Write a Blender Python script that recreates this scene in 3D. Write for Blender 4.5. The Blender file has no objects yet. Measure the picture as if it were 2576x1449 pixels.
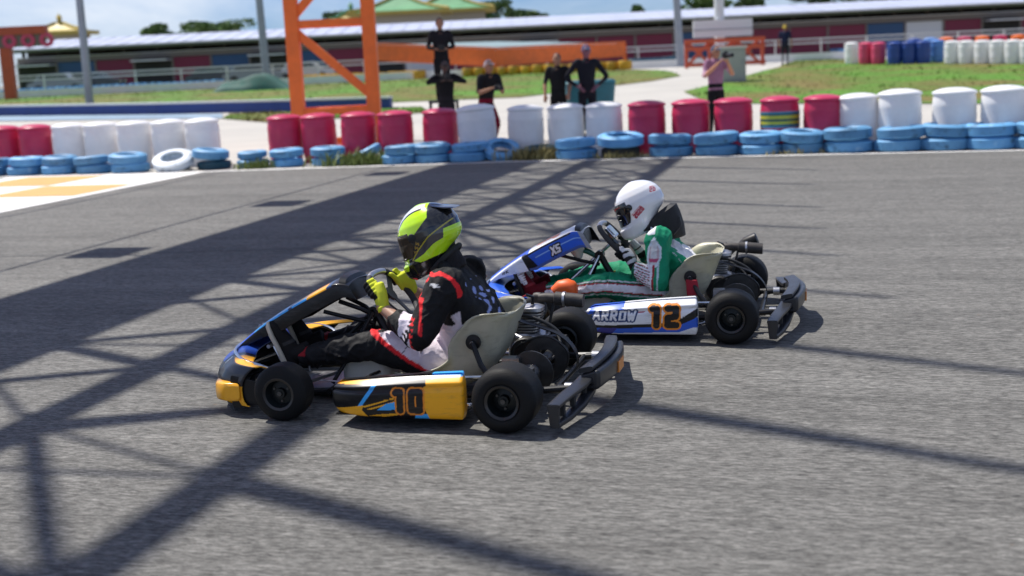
import bpy, bmesh, math, random
import numpy as np
from mathutils import Vector, Matrix
from mathutils.kdtree import KDTree
random.seed(7); rng = np.random.default_rng(7)
R = math.radians
scene = bpy.context.scene
COL = scene.collection

# ------------------------------------------------------------------ camera
CAM_H, PITCH, ROLL, LENS = 1.527, 0.1767, 0.0476, 44.35
_F = Vector((0, math.cos(PITCH), -math.sin(PITCH))); _R0 = Vector((1, 0, 0)); _U0 = _R0.cross(_F)
_R = _R0 * math.cos(ROLL) - _U0 * math.sin(ROLL); _U = _R0 * math.sin(ROLL) + _U0 * math.cos(ROLL)
cd = bpy.data.cameras.new('camera'); cam = bpy.data.objects.new('camera', cd); COL.objects.link(cam)
cd.lens = LENS; cd.sensor_width = 36; cd.clip_start = .05; cd.clip_end = 3000
m = Matrix.Identity(4)
for i in range(3):
    m[i][0] = _R[i]; m[i][1] = _U[i]; m[i][2] = -_F[i]
m[2][3] = CAM_H
cam.matrix_world = m
cd.dof.use_dof = True; cd.dof.focus_distance = 6.2; cd.dof.aperture_fstop = 2.0
scene.camera = cam

# ------------------------------------------------------------------ light
SUN_EL = R(60); SHX, SHY = .768, -.640            # horizontal direction in which shadows fall
w = bpy.data.worlds.new('World'); scene.world = w; w.use_nodes = True
nt = w.node_tree; bg = nt.nodes['Background']; sky = nt.nodes.new('ShaderNodeTexSky')
sky.sky_type = 'NISHITA'; sky.sun_disc = False; sky.sun_elevation = SUN_EL
sky.sun_rotation = math.atan2(-SHX, -SHY); sky.air_density = 1.0; sky.dust_density = .1; sky.ozone_density = 2.0
tint = nt.nodes.new('ShaderNodeVectorMath'); tint.operation = 'MULTIPLY'; tint.inputs[1].default_value = (.47, .67, 1.16); nt.links.new(sky.outputs[0], tint.inputs[0])
wtc = nt.nodes.new('ShaderNodeTexCoord'); wmp = nt.nodes.new('ShaderNodeMapping'); wmp.inputs['Scale'].default_value = (1, 1, 3.2); nt.links.new(wtc.outputs['Generated'], wmp.inputs[0])
cn = nt.nodes.new('ShaderNodeTexNoise'); cn.inputs['Scale'].default_value = 2.6; cn.inputs['Detail'].default_value = 9; cn.inputs['Roughness'].default_value = .62; cn.inputs['Distortion'].default_value = .4; nt.links.new(wmp.outputs[0], cn.inputs['Vector'])
cr_ = nt.nodes.new('ShaderNodeMapRange'); cr_.inputs[1].default_value = .40; cr_.inputs[2].default_value = .68; cr_.inputs[3].default_value = 0; cr_.inputs[4].default_value = .85; nt.links.new(cn.outputs[0], cr_.inputs[0])
cm = nt.nodes.new('ShaderNodeMix'); cm.data_type = 'RGBA'; nt.links.new(cr_.outputs[0], cm.inputs[0]); nt.links.new(tint.outputs[0], cm.inputs[6]); cm.inputs[7].default_value = (9.4, 10.2, 11.4, 1)
nt.links.new(cm.outputs[2], bg.inputs[0]); bg.inputs[1].default_value = .07
sl = bpy.data.lights.new('sun', 'SUN'); sl.energy = 4.8; sl.angle = R(.42); sl.color = (1, .955, .89)
sun = bpy.data.objects.new('sun', sl); COL.objects.link(sun)
_d = Vector((SHX * math.cos(SUN_EL), SHY * math.cos(SUN_EL), -math.sin(SUN_EL)))
sun.rotation_euler = _d.to_track_quat('-Z', 'Y').to_euler(); sun.location = (-20, 20, 40)
vs = scene.view_settings; vs.view_transform = 'Standard'; vs.look = 'None'; vs.exposure = .35; vs.gamma = 1

# ------------------------------------------------------------------ placing helpers
def terr(y):                                      # the ground rises gently beyond the barrier
    t = min(1, max(0, (y - 28) / 30.)); return .85 * t * t * (3 - 2 * t)
def aim(px, py):
    f = LENS / 36 * 2576
    return _F + _R * ((px - 1288) / f) - _U * ((py - 724.5) / f)
def at(px, py, Y):                                # point at depth Y seen along a bearing
    d = aim(px, py); return Vector((0, 0, CAM_H)) + d * (Y / d.y)
def gnd(px, py):                                  # where a bearing meets the terrain
    d = aim(px, py); lo, hi = 1., 400.
    for _ in range(50):
        mid = (lo + hi) / 2; z = CAM_H + d.z / d.y * mid
        if z > terr(mid): lo = mid
        else: hi = mid
    return Vector((d.x / d.y * lo, lo, terr(lo)))

# ------------------------------------------------------------------ materials
def _base(name):
    mt = bpy.data.materials.new(name); mt.use_nodes = True
    n = mt.node_tree.nodes; l = mt.node_tree.links; return mt, n, l, n['Principled BSDF']
MATS = {}
def mat(name, col=(.5, .5, .5), rough=.5, metal=0, var=.12, scale=9, bump=0., bscale=120, coat=0, attr=False, stretch=None, spec=.5, transl=0, rvar=.15, thin=0, scuff=0):
    if name in MATS: return MATS[name]
    mt, n, l, b = _base(name)
    tc = n.new('ShaderNodeTexCoord'); src = tc.outputs['Object']
    if stretch:
        mp = n.new('ShaderNodeMapping'); mp.inputs['Scale'].default_value = stretch; l.new(src, mp.inputs[0]); src = mp.outputs[0]
    no = n.new('ShaderNodeTexNoise'); no.inputs['Scale'].default_value = scale; no.inputs['Detail'].default_value = 6; no.inputs['Roughness'].default_value = .65
    l.new(src, no.inputs['Vector'])
    mr = n.new('ShaderNodeMapRange'); mr.inputs[1].default_value = .25; mr.inputs[2].default_value = .75
    mr.inputs[3].default_value = 1 - var; mr.inputs[4].default_value = 1 + var; l.new(no.outputs[0], mr.inputs[0])
    mx = n.new('ShaderNodeVectorMath'); mx.operation = 'SCALE'; l.new(mr.outputs[0], mx.inputs['Scale'])
    if attr:
        at_ = n.new('ShaderNodeAttribute'); at_.attribute_name = 'col'; l.new(at_.outputs['Color'], mx.inputs[0])
    else: mx.inputs[0].default_value = col
    cout = mx.outputs[0]
    if scuff:                                         # rubbed streaks and road dirt
        m2 = n.new('ShaderNodeMapping'); m2.inputs['Scale'].default_value = (1.2, 4, 7); l.new(tc.outputs['Object'], m2.inputs[0])
        ns = n.new('ShaderNodeTexNoise'); ns.inputs['Scale'].default_value = 7; ns.inputs['Detail'].default_value = 8; ns.inputs['Roughness'].default_value = .75; l.new(m2.outputs[0], ns.inputs['Vector'])
        rs = n.new('ShaderNodeMapRange'); rs.inputs[1].default_value = .52; rs.inputs[2].default_value = .75; rs.inputs[4].default_value = scuff; l.new(ns.outputs[0], rs.inputs[0])
        mm = n.new('ShaderNodeMix'); mm.data_type = 'RGBA'; l.new(rs.outputs[0], mm.inputs[0]); l.new(cout, mm.inputs[6]); mm.inputs[7].default_value = (.07, .065, .06, 1); cout = mm.outputs[2]
    l.new(cout, b.inputs['Base Color'])
    r2 = n.new('ShaderNodeMapRange'); r2.inputs[1].default_value = .3; r2.inputs[2].default_value = .7
    r2.inputs[3].default_value = max(.02, rough - rvar * rough); r2.inputs[4].default_value = min(1, rough + rvar * rough)
    l.new(no.outputs[0], r2.inputs[0]); l.new(r2.outputs[0], b.inputs['Roughness'])
    b.inputs['Metallic'].default_value = metal; b.inputs['Coat Weight'].default_value = coat; b.inputs['Coat Roughness'].default_value = .08
    b.inputs['Specular IOR Level'].default_value = spec
    if transl:
        b.inputs['Transmission Weight'].default_value = 0
        b.inputs['Subsurface Weight'].default_value = transl; b.inputs['Subsurface Radius'].default_value = (.02, .02, .015); b.inputs['Subsurface Scale'].default_value = 1
    if bump:
        nb = n.new('ShaderNodeTexNoise'); nb.inputs['Scale'].default_value = bscale; nb.inputs['Detail'].default_value = 4; l.new(src, nb.inputs['Vector'])
        bp = n.new('ShaderNodeBump'); bp.inputs['Strength'].default_value = bump; bp.inputs['Distance'].default_value = .01
        l.new(nb.outputs[0], bp.inputs['Height']); l.new(bp.outputs[0], b.inputs['Normal'])
    if thin:                                          # light shines through the thin plastic wall
        tr = n.new('ShaderNodeBsdfTranslucent'); l.new(mx.outputs[0], tr.inputs['Color']); ms = n.new('ShaderNodeMixShader'); ms.inputs[0].default_value = thin
        l.new(b.outputs[0], ms.inputs[1]); l.new(tr.outputs[0], ms.inputs[2]); l.new(ms.outputs[0], n['Material Output'].inputs['Surface'])
    MATS[name] = mt; return mt

# ------------------------------------------------------------------ mesh helpers
class MB:
    def __init__(s): s.v = []; s.f = []
    def add(s, v, f):
        o = len(s.v); s.v += [tuple(p) for p in v]; s.f += [tuple(i + o for i in q) for q in f]; return s
    def box(s, lo, hi, mtx=None):
        x0, y0, z0 = lo; x1, y1, z1 = hi
        v = [Vector(p) for p in ((x0,y0,z0),(x1,y0,z0),(x1,y1,z0),(x0,y1,z0),(x0,y0,z1),(x1,y0,z1),(x1,y1,z1),(x0,y1,z1))]
        if mtx: v = [mtx @ p for p in v]
        return s.add(v, ((3,2,1,0),(4,5,6,7),(0,1,5,4),(1,2,6,5),(2,3,7,6),(3,0,4,7)))
    def beam(s, a, b, wd, hg, up=(0, 0, 1)):       # rectangular bar from a to b
        a = Vector(a); b = Vector(b); d = (b - a).normalized(); u = Vector(up)
        sx = d.cross(u)
        if sx.length < 1e-4: sx = d.cross(Vector((1, 0, 0)))
        sx.normalize(); uz = sx.cross(d).normalized(); v = []
        for p in (a, b):
            for i, j in ((-1,-1),(1,-1),(1,1),(-1,1)): v.append(p + sx * (i * wd / 2) + uz * (j * hg / 2))
        return s.add(v, ((3,2,1,0),(4,5,6,7),(0,1,5,4),(1,2,6,5),(2,3,7,6),(3,0,4,7)))
    def loft(s, secs, n=16, cap=True, p=2.0):       # secs: (centre, u vector, v vector); p: superellipse power
        rings = []
        for c, u, vv in secs:
            c = Vector(c); u = Vector(u); vv = Vector(vv); r = []
            for k in range(n):
                a = 2 * math.pi * k / n; ca, sa = math.cos(a), math.sin(a)
                if p != 2: ca = math.copysign(abs(ca) ** (2 / p), ca); sa = math.copysign(abs(sa) ** (2 / p), sa)
                r.append(c + u * ca + vv * sa)
            rings.append(r)
        v = [q for r in rings for q in r]; f = []
        for i in range(len(rings) - 1):
            for k in range(n):
                k2 = (k + 1) % n; f.append((i*n+k, i*n+k2, (i+1)*n+k2, (i+1)*n+k))
        if cap:
            f.append(tuple(reversed(range(n)))); f.append(tuple(range((len(rings)-1)*n, len(rings)*n)))
        return s.add(v, f)
    def tube(s, pts, r, n=10, cap=True, sm=0, closed=False):
        pts = [Vector(q) for q in pts]; rr = list(r) if hasattr(r, '__len__') else [r] * len(pts)
        if sm: pts, rr = smooth_path(pts, rr, sm, closed)
        m_ = len(pts); secs = []; u = None
        for i in range(m_):
            if closed: d = pts[(i+1) % m_] - pts[i-1]
            else: d = pts[min(i+1, m_-1)] - pts[max(i-1, 0)]
            d.normalize()
            if u is None:
                u = d.cross(Vector((0, 0, 1)));
                if u.length < .05: u = d.cross(Vector((0, 1, 0)))
            else: u = u - d * u.dot(d)
            u.normalize(); vv = d.cross(u); secs.append((pts[i], u * rr[i], vv * rr[i]))
        if closed: secs.append(secs[0]); cap = False
        return s.loft(secs, n, cap)
    def ball(s, c, r, n=14, mtx=None):
        rx, ry, rz = r if hasattr(r, '__len__') else (r, r, r); c = Vector(c); v = []; f = []; k = n // 2
        for i in range(1, k):
            t = math.pi * i / k
            for j in range(n):
                a = 2 * math.pi * j / n; v.append(Vector((rx*math.sin(t)*math.cos(a), ry*math.sin(t)*math.sin(a), rz*math.cos(t))))
        v += [Vector((0, 0, rz)), Vector((0, 0, -rz))]
        for i in range(k - 2):
            for j in range(n):
                j2 = (j+1) % n; f.append((i*n+j, (i+1)*n+j, (i+1)*n+j2, i*n+j2))
        T, B = len(v) - 2, len(v) - 1
        for j in range(n):
            j2 = (j+1) % n; f.append((T, j, j2)); f.append((B, (k-2)*n+j2, (k-2)*n+j))
        if mtx: v = [mtx @ p for p in v]
        return s.add([p + c for p in v], f)
    def lathe(s, prof, c=(0, 0, 0), axis='Z', n=32, close=False):   # prof: (radius, height)
        c = Vector(c); v = []; f = []; m_ = len(prof)
        for k in range(n):
            a = 2 * math.pi * k / n; ca, sa = math.cos(a), math.sin(a)
            for r_, h in prof:
                q = {'Z': (r_*ca, r_*sa, h), 'Y': (r_*sa, h, r_*ca), 'X': (h, r_*ca, r_*sa)}[axis]; v.append(c + Vector(q))
        for k in range(n):
            k2 = (k+1) % n
            for i in range(m_ if close else m_ - 1):
                i2 = (i+1) % m_; f.append((k*m_+i, k2*m_+i, k2*m_+i2, k*m_+i2))
        if not close:
            if prof[0][0] > 1e-5: f.append(tuple(reversed([k*m_ for k in range(n)])))
            if prof[-1][0] > 1e-5: f.append(tuple(k*m_+m_-1 for k in range(n)))
        return s.add(v, f)
    def grid(s, fn, nu, nv, wrap=False):             # fn(u, v) on arrays -> x, y, z
        u = np.linspace(0, 1, nu)[:, None] * np.ones((1, nv)); vv = np.linspace(0, 1, nv, endpoint=not wrap)[None, :] * np.ones((nu, 1))
        x, y, z = fn(u, vv); P = np.stack([x, y, z], -1).reshape(-1, 3); f = []
        for i in range(nu - 1):
            for j in range(nv if wrap else nv - 1):
                j2 = (j+1) % nv; f.append((i*nv+j, (i+1)*nv+j, (i+1)*nv+j2, i*nv+j2))
        if wrap: f.append(tuple(range(nv))); f.append(tuple(reversed(range((nu-1)*nv, nu*nv))))
        return s.add(P.tolist(), f)
    def mesh(s, name):
        me = bpy.data.meshes.new(name); me.from_pydata([tuple(q) for q in s.v], [], s.f)
        bm = bmesh.new(); bm.from_mesh(me); bmesh.ops.recalc_face_normals(bm, faces=bm.faces); bm.to_mesh(me); bm.free()
        return me
def smooth_path(pts, rr, k, closed=False):
    n = len(pts); out = []; ro = []
    for i in range(n if closed else n - 1):
        if closed: p0, p1, p2, p3 = pts[i-1], pts[i], pts[(i+1) % n], pts[(i+2) % n]; r1, r2 = rr[i], rr[(i+1) % n]
        else: p0, p1, p2, p3 = pts[max(i-1, 0)], pts[i], pts[i+1], pts[min(i+2, n-1)]; r1, r2 = rr[i], rr[i+1]
        for j in range(k):
            t = j / k; t2, t3 = t*t, t*t*t
            out.append((p1*2 + (p2-p0)*t + (p0*2-p1*5+p2*4-p3)*t2 + (p1*3-p0-p2*3+p3)*t3) * .5); ro.append(r1 + (r2-r1)*t)
    if not closed: out.append(pts[-1]); ro.append(rr[-1])
    return out, ro
def ispline(x, xp, fp, n=400, k=31):                  # smooth interpolation through a table
    g = np.linspace(xp[0], xp[-1], n); y = np.interp(g, xp, fp); y = np.convolve(np.pad(y, k // 2, mode='reflect', reflect_type='odd'), np.hanning(k + 2)[1:-1] / np.hanning(k + 2).sum(), 'valid'); return np.interp(x, g, y)
def put(name, me, mt, parent=None, smooth=35, loc=None, rot=None):
    if isinstance(me, MB): me = me.mesh(name)
    if mt is not None and not me.materials: me.materials.append(MATS[mt] if isinstance(mt, str) else mt)
    if smooth:
        me.polygons.foreach_set('use_smooth', [True] * len(me.polygons)); me.set_sharp_from_angle(angle=R(smooth))
    o = bpy.data.objects.new(name, me); COL.objects.link(o)
    if parent: o.parent = parent
    if loc is not None: o.location = loc
    if rot is not None: o.rotation_euler = rot
    return o
def tag(o, label=None, cat=None, group=None, kind=None):
    for k, v in (('label', label), ('category', cat), ('group', group), ('kind', kind)):
        if v: o[k] = v
    return o
def empty(name, loc=(0, 0, 0), rz=0):
    o = bpy.data.objects.new(name, None); COL.objects.link(o); o.location = loc; o.rotation_euler = (0, 0, rz); o.empty_display_size = .1; return o
def bevel(o, wd=.004, seg=2):
    b = o.modifiers.new('b', 'BEVEL'); b.width = wd; b.segments = seg; b.limit_method = 'ANGLE'; return o
def vcol(me, cols):                                   # cols: (nverts, 3)
    a = me.color_attributes.new('col', 'FLOAT_COLOR', 'POINT'); c = np.ones((len(me.vertices), 4), np.float32); c[:, :3] = cols
    a.data.foreach_set('color', c.ravel())
def vco(me):
    a = np.zeros(len(me.vertices) * 3, np.float32); me.vertices.foreach_get('co', a); return a.reshape(-1, 3).astype(float)
def vno(me):
    a = np.zeros(len(me.vertices) * 3, np.float32); me.vertex_normals.foreach_get('vector', a); return a.reshape(-1, 3).astype(float)
def fuse(parts, voxel, name, it=4):                   # parts: list of MB -> one continuous skin, with the part index nearest each vertex
    al = MB(); kd_pts = []; ids = []
    for i, p_ in enumerate(parts):
        al.add(p_.v, p_.f); kd_pts += p_.v; ids += [i] * len(p_.v)
    me = al.mesh('tmp'); o = bpy.data.objects.new('tmp', me); COL.objects.link(o)
    rm = o.modifiers.new('r', 'REMESH'); rm.mode = 'VOXEL'; rm.voxel_size = voxel; rm.adaptivity = 0
    sm = o.modifiers.new('s', 'SMOOTH'); sm.factor = .5; sm.iterations = it
    dg = bpy.context.evaluated_depsgraph_get(); out = bpy.data.meshes.new_from_object(o.evaluated_get(dg)); out.name = name
    bpy.data.objects.remove(o); bpy.data.meshes.remove(me)
    kd = KDTree(len(kd_pts))
    for i, q in enumerate(kd_pts): kd.insert(q, i)
    kd.balance(); co = vco(out); idx = np.array([ids[kd.find(c)[1]] for c in co])
    return out, co, idx
def sstep(a, b, x): t = np.clip((x - a) / (b - a), 0, 1); return t * t * (3 - 2 * t)
def mixc(c0, c1, t): return c0 * (1 - t[:, None]) + np.array(c1)[None, :] * t[:, None]
def seg_d(P, a, b):                                   # distance of 2d points to a segment
    a = np.array(a, float); b = np.array(b, float); ab = b - a; t = np.clip(((P - a) @ ab) / max(1e-9, ab @ ab), 0, 1)
    return np.linalg.norm(P - a - t[:, None] * ab, axis=1)
def in_poly(P, poly):
    x, y = P[:, 0], P[:, 1]; ins = np.zeros(len(P), bool); j = len(poly) - 1
    for i in range(len(poly)):
        xi, yi = poly[i]; xj, yj = poly[j]
        if abs(yj - yi) > 1e-12: ins ^= ((yi > y) != (yj > y)) & (x < (xj - xi) * (y - yi) / (yj - yi) + xi)
        j = i
    return ins
GL = {'0': [[(.1,.08),(.5,.08),(.5,.92),(.1,.92),(.1,.08)]], '1': [[(.1,.9),(.32,.9),(.32,.06)]], '2': [[(.08,.92),(.5,.92),(.5,.52),(.1,.45),(.1,.08),(.54,.08)]],
 'A': [[(.02,0),(.3,1),(.58,0)],[(.12,.35),(.48,.35)]], 'R': [[(.08,0),(.08,1),(.5,1),(.5,.52),(.08,.5)],[(.25,.5),(.54,0)]], 'O': [[(.08,.05),(.52,.05),(.52,.95),(.08,.95),(.08,.05)]],
 'W': [[(0,1),(.15,0),(.3,.75),(.45,0),(.6,1)]], 'X': [[(.03,0),(.57,1)],[(.03,1),(.57,0)]], 'S': [[(.54,.95),(.1,.95),(.1,.53),(.52,.47),(.52,.05),(.06,.05)]],
 'M': [[(.02,0),(.08,1),(.3,.3),(.52,1),(.58,0)]], 'P': [[(.08,0),(.08,1),(.5,1),(.5,.5),(.08,.5)]], 'K': [[(.08,0),(.08,1)],[(.54,1),(.1,.5),(.54,0)]], 'T': [[(0,.95),(.6,.95)],[(.3,.95),(.3,0)]],
 'E': [[(.54,.95),(.08,.95),(.08,.05),(.54,.05)],[(.08,.5),(.45,.5)]], 'N': [[(.06,0),(.06,1),(.54,0),(.54,1)]], 'D': [[(.08,0),(.08,1),(.4,1),(.54,.8),(.54,.2),(.4,0),(.08,0)]], 'I': [[(.3,0),(.3,1)]], 'C': [[(.54,.95),(.1,.95),(.1,.05),(.54,.05)]]}
def text_d(P, txt, o, h, ux=(1, 0), sp=.75, slant=0.0, wx=1.0):   # distance (in units of h) of 2d points to stroked text whose lower left is o
    ux = np.array(ux, float); uy = np.array((-ux[1], ux[0])); 
    if wx < 0: uy = -uy * -1
    L = np.stack([(P - np.array(o)) @ ux / h / abs(wx), (P - np.array(o)) @ uy / h], 1); L[:, 0] -= slant * L[:, 1]
    d = np.full(len(P), 9.)
    for k, ch in enumerate(txt):
        for pl in GL.get(ch, []):
            for a, b in zip(pl, pl[1:]): d = np.minimum(d, seg_d(L, (a[0] + k*sp, a[1]), (b[0] + k*sp, b[1])))
    return d
# ================================================================== SETTING
def asphalt():
    mt, n, l, b = _base('asphalt')
    geo = n.new('ShaderNodeNewGeometry'); rot = n.new('ShaderNodeVectorRotate'); rot.rotation_type = 'Z_AXIS'; rot.inputs['Angle'].default_value = .26
    l.new(geo.outputs['Position'], rot.inputs['Vector'])
    def noise(scale, st, det=3, ro=.6):
        mp = n.new('ShaderNodeMapping'); mp.inputs['Scale'].default_value = st; l.new(rot.outputs[0], mp.inputs[0])
        no = n.new('ShaderNodeTexNoise'); no.inputs['Scale'].default_value = scale; no.inputs['Detail'].default_value = det; no.inputs['Roughness'].default_value = ro
        l.new(mp.outputs[0], no.inputs['Vector']); return no.outputs[0]
    def rng_(s, a, b_, lo, hi):
        r = n.new('ShaderNodeMapRange'); r.inputs[1].default_value = a; r.inputs[2].default_value = b_; r.inputs[3].default_value = lo; r.inputs[4].default_value = hi; l.new(s, r.inputs[0]); return r.outputs[0]
    def mul(a, b_):
        m_ = n.new('ShaderNodeMath'); m_.operation = 'MULTIPLY'; l.new(a, m_.inputs[0]); l.new(b_, m_.inputs[1]); return m_.outputs[0]
    grain = noise(70, (.26, 1, 1), 3, .75); grain2 = noise(200, (.3, 1, 1), 2, .7); mid = noise(7, (.3, 1.3, 1), 4); coarse = noise(26, (.20, 1, 1), 3, .65); big = noise(.5, (.25, 1.6, 1), 5); wear = noise(1.3, (.06, 2.2, 1), 3)
    v = mul(mul(rng_(grain, .3, .7, .34, 1.70), rng_(grain2, .3, .7, .66, 1.36)), mul(mul(mul(rng_(mid, .3, .7, .88, 1.12), rng_(coarse, .3, .7, .80, 1.20)), rng_(big, .3, .7, .84, 1.14)), rng_(wear, .35, .7, 1.06, .86)))
    cr = n.new('ShaderNodeVectorMath'); cr.operation = 'SCALE'; cr.inputs[0].default_value = (.125, .122, .113); l.new(v, cr.inputs['Scale'])
    # scattered brown specks
    vo = n.new('ShaderNodeTexVoronoi'); vo.inputs['Scale'].default_value = 1.5; l.new(rot.outputs[0], vo.inputs['Vector'])
    sp = n.new('ShaderNodeMapRange'); sp.inputs[1].default_value = .02; sp.inputs[2].default_value = .012; sp.inputs[3].default_value = 0; sp.inputs[4].default_value = .5; l.new(vo.outputs['Distance'], sp.inputs[0])
    mx = n.new('ShaderNodeMix'); mx.data_type = 'RGBA'; l.new(sp.outputs[0], mx.inputs[0]); l.new(cr.outputs[0], mx.inputs[6]); mx.inputs[7].default_value = (.12, .075, .045, 1)
    l.new(mx.outputs[2], b.inputs['Base Color']); b.inputs['Roughness'].default_value = .85; b.inputs['Specular IOR Level'].default_value = .3
    bp = n.new('ShaderNodeBump'); bp.inputs['Strength'].default_value = .35; bp.inputs['Distance'].default_value = .004; l.new(grain, bp.inputs['Height']); l.new(bp.outputs[0], b.inputs['Normal'])
    MATS['asphalt'] = mt
asphalt()
mat('soil', (.20, .17, .11), .9, var=.3, scale=.8, bump=.4, bscale=6)
mat('concrete', (.42, .40, .36), .85, var=.14, scale=.5, bump=.15, bscale=30, stretch=(.5, 1.4, 1))
mat('paint_white', (.74, .73, .70), .6, var=.10, scale=3, bump=.15, bscale=90)
mat('paint_orange', (.86, .33, .09), .6, var=.10, scale=3, bump=.15, bscale=90)
def grass_mat():
    mt, n, l, b = _base('grass')
    geo = n.new('ShaderNodeNewGeometry'); no = n.new('ShaderNodeTexNoise'); no.inputs['Scale'].default_value = .35; no.inputs['Detail'].default_value = 6; l.new(geo.outputs['Position'], no.inputs['Vector'])
    cr = n.new('ShaderNodeValToRGB'); e = cr.color_ramp.elements; e[0].position = .36; e[0].color = (.155, .125, .035, 1); e[1].position = .62; e[1].color = (.085, .20, .020, 1)
    x = e.new(.5); x.color = (.10, .145, .022, 1); l.new(no.outputs[0], cr.inputs[0])
    oi = n.new('ShaderNodeTexNoise'); oi.inputs['Scale'].default_value = 6; l.new(geo.outputs['Position'], oi.inputs['Vector'])
    mr = n.new('ShaderNodeMapRange'); mr.inputs[1].default_value = .3; mr.inputs[2].default_value = .7; mr.inputs[3].default_value = .7; mr.inputs[4].default_value = 1.35; l.new(oi.outputs[0], mr.inputs[0])
    sc = n.new('ShaderNodeVectorMath'); sc.operation = 'SCALE'; l.new(cr.outputs[0], sc.inputs[0]); l.new(mr.outputs[0], sc.inputs['Scale'])
    l.new(sc.outputs[0], b.inputs['Base Color']); b.inputs['Roughness'].default_value = .8; b.inputs['Specular IOR Level'].default_value = .2; MATS['grass'] = mt
grass_mat()

YL = [-30, 0, 10, 20, 28] + [28 + 1.5 * i for i in range(1, 21)] + [70, 100, 200, 600, 2500]
def clip(poly, y, keep_above):
    out = []
    for i in range(len(poly)):
        a, b = poly[i], poly[(i+1) % len(poly)]; ia = (a[1] >= y) == keep_above; ib = (b[1] >= y) == keep_above
        if ia: out.append(a)
        if ia != ib:
            t = (y - a[1]) / (b[1] - a[1]); out.append((a[0] + (b[0]-a[0]) * t, y))
    return out
def sheet(name, poly, mt, dz=0., kind='structure'):     # a ground sheet that follows the terrain
    mb = MB(); poly = [(p[0], p[1]) for p in poly]
    for y0, y1 in zip(YL, YL[1:]):
        q = clip(poly, y0, True)
        if len(q) > 2: q = clip(q, y1, False)
        if len(q) > 2:
            z0, z1 = terr(y0), terr(y1); mb.add([(x, y, z0 + (z1-z0) * (y-y0) / (y1-y0) + dz) for x, y in q], [tuple(range(len(q)))])
    me = mb.mesh(name); o = put(name, me, mt, smooth=0); o['kind'] = kind
    if me.polygons and sum(p.normal.z for p in me.polygons) < 0: me.flip_normals()
    return o
def flatsheet(name, pts, z, mt, parent=None):
    mb = MB(); mb.add([(p[0], p[1], z) for p in pts], [tuple(range(len(pts)))]); me = mb.mesh(name)
    if me.polygons[0].normal.z < 0: me.flip_normals()
    return put(name, me, mt, parent, smooth=0)
sheet('ground', [(-2500, -30), (2500, -30), (2500, 2500), (-2500, 2500)], 'soil')
# track edge: runs along the barrier
EDGE = [(-60, 35.7), (-8.65, 21.63), (-5.71, 20.80), (.09, 19.66), (4.2, 18.38), (7.12, 17.36), (60, -1)]
def edge_y(x):
    for a, b in zip(EDGE, EDGE[1:]):
        if a[0] <= x <= b[0]: return a[1] + (b[1]-a[1]) * (x-a[0]) / (b[0]-a[0])
    return EDGE[-1][1]
EN = Vector((.27, .963))                                 # away from the track
sheet('paved_apron', [(-60, 35.8)] + EDGE[1:-1] + [(60, -.9), (70, 80), (-70, 80)], 'concrete', .006)
sheet('race_track', [(-60, -30)] + EDGE[:-1] + [(60, -1), (60, -30)], 'asphalt', .012)
ln = MB()
for a, b in zip(EDGE[:-1], EDGE[1:]):
    ln.add([(a[0]-.04, a[1]-.12, .016), (b[0]-.04, b[1]-.12, .016), (b[0], b[1]+.02, .016), (a[0], a[1]+.02, .016)], [(0, 1, 2, 3)])
edge_line = put('edge_line', ln, 'paint_white', smooth=0); edge_line['kind'] = 'structure'
GA = Vector((.25, .968)); GB = Vector((.968, -.25))
def ab(a, b): p = GA * a + GB * b; return (p.x, p.y)
def edge_a(b):                                            # along-gantry coordinate of the track edge
    a = 10.
    for _ in range(60):
        p = ab(a, b); a += (edge_y(p[0]) - .16 - p[1]) * .5
    return a
cl = MB(); bs = [-9.86 - .4 * i for i in range(10)]
pts = [ab(edge_a(b), b) for b in bs] + [ab(-4, bs[-1]), ab(-4, bs[0])]
start_line = flatsheet('start_line', pts, .0165, 'paint_white'); start_line['kind'] = 'structure'
k = 0
for (a0, a1) in ((16.85, 18.45), (15.2, 16.75), (13.6, 15.1), (12.0, 13.5)):
    for b0 in ((-13.0, -11.55) if k % 2 == 0 else (-11.5, -10.05), ):
        flatsheet('check_square', [ab(a0, b0[0]), ab(a1, b0[0]), ab(a1, b0[1]), ab(a0, b0[1])], .0205, 'paint_orange', start_line)
    k += 1
mat('tar', (.045, .045, .045), .7, var=.3, scale=8)
a_, b_ = gnd(-400, 660), gnd(1010, 624); n_ = Vector((-(b_ - a_).y, (b_ - a_).x)).normalized() * .016
seam = flatsheet('paving_joint', [(a_.x, a_.y), (b_.x, b_.y), (b_.x + n_.x, b_.y + n_.y), (a_.x + n_.x, a_.y + n_.y)], .0165, 'tar'); seam['kind'] = 'structure'
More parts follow.
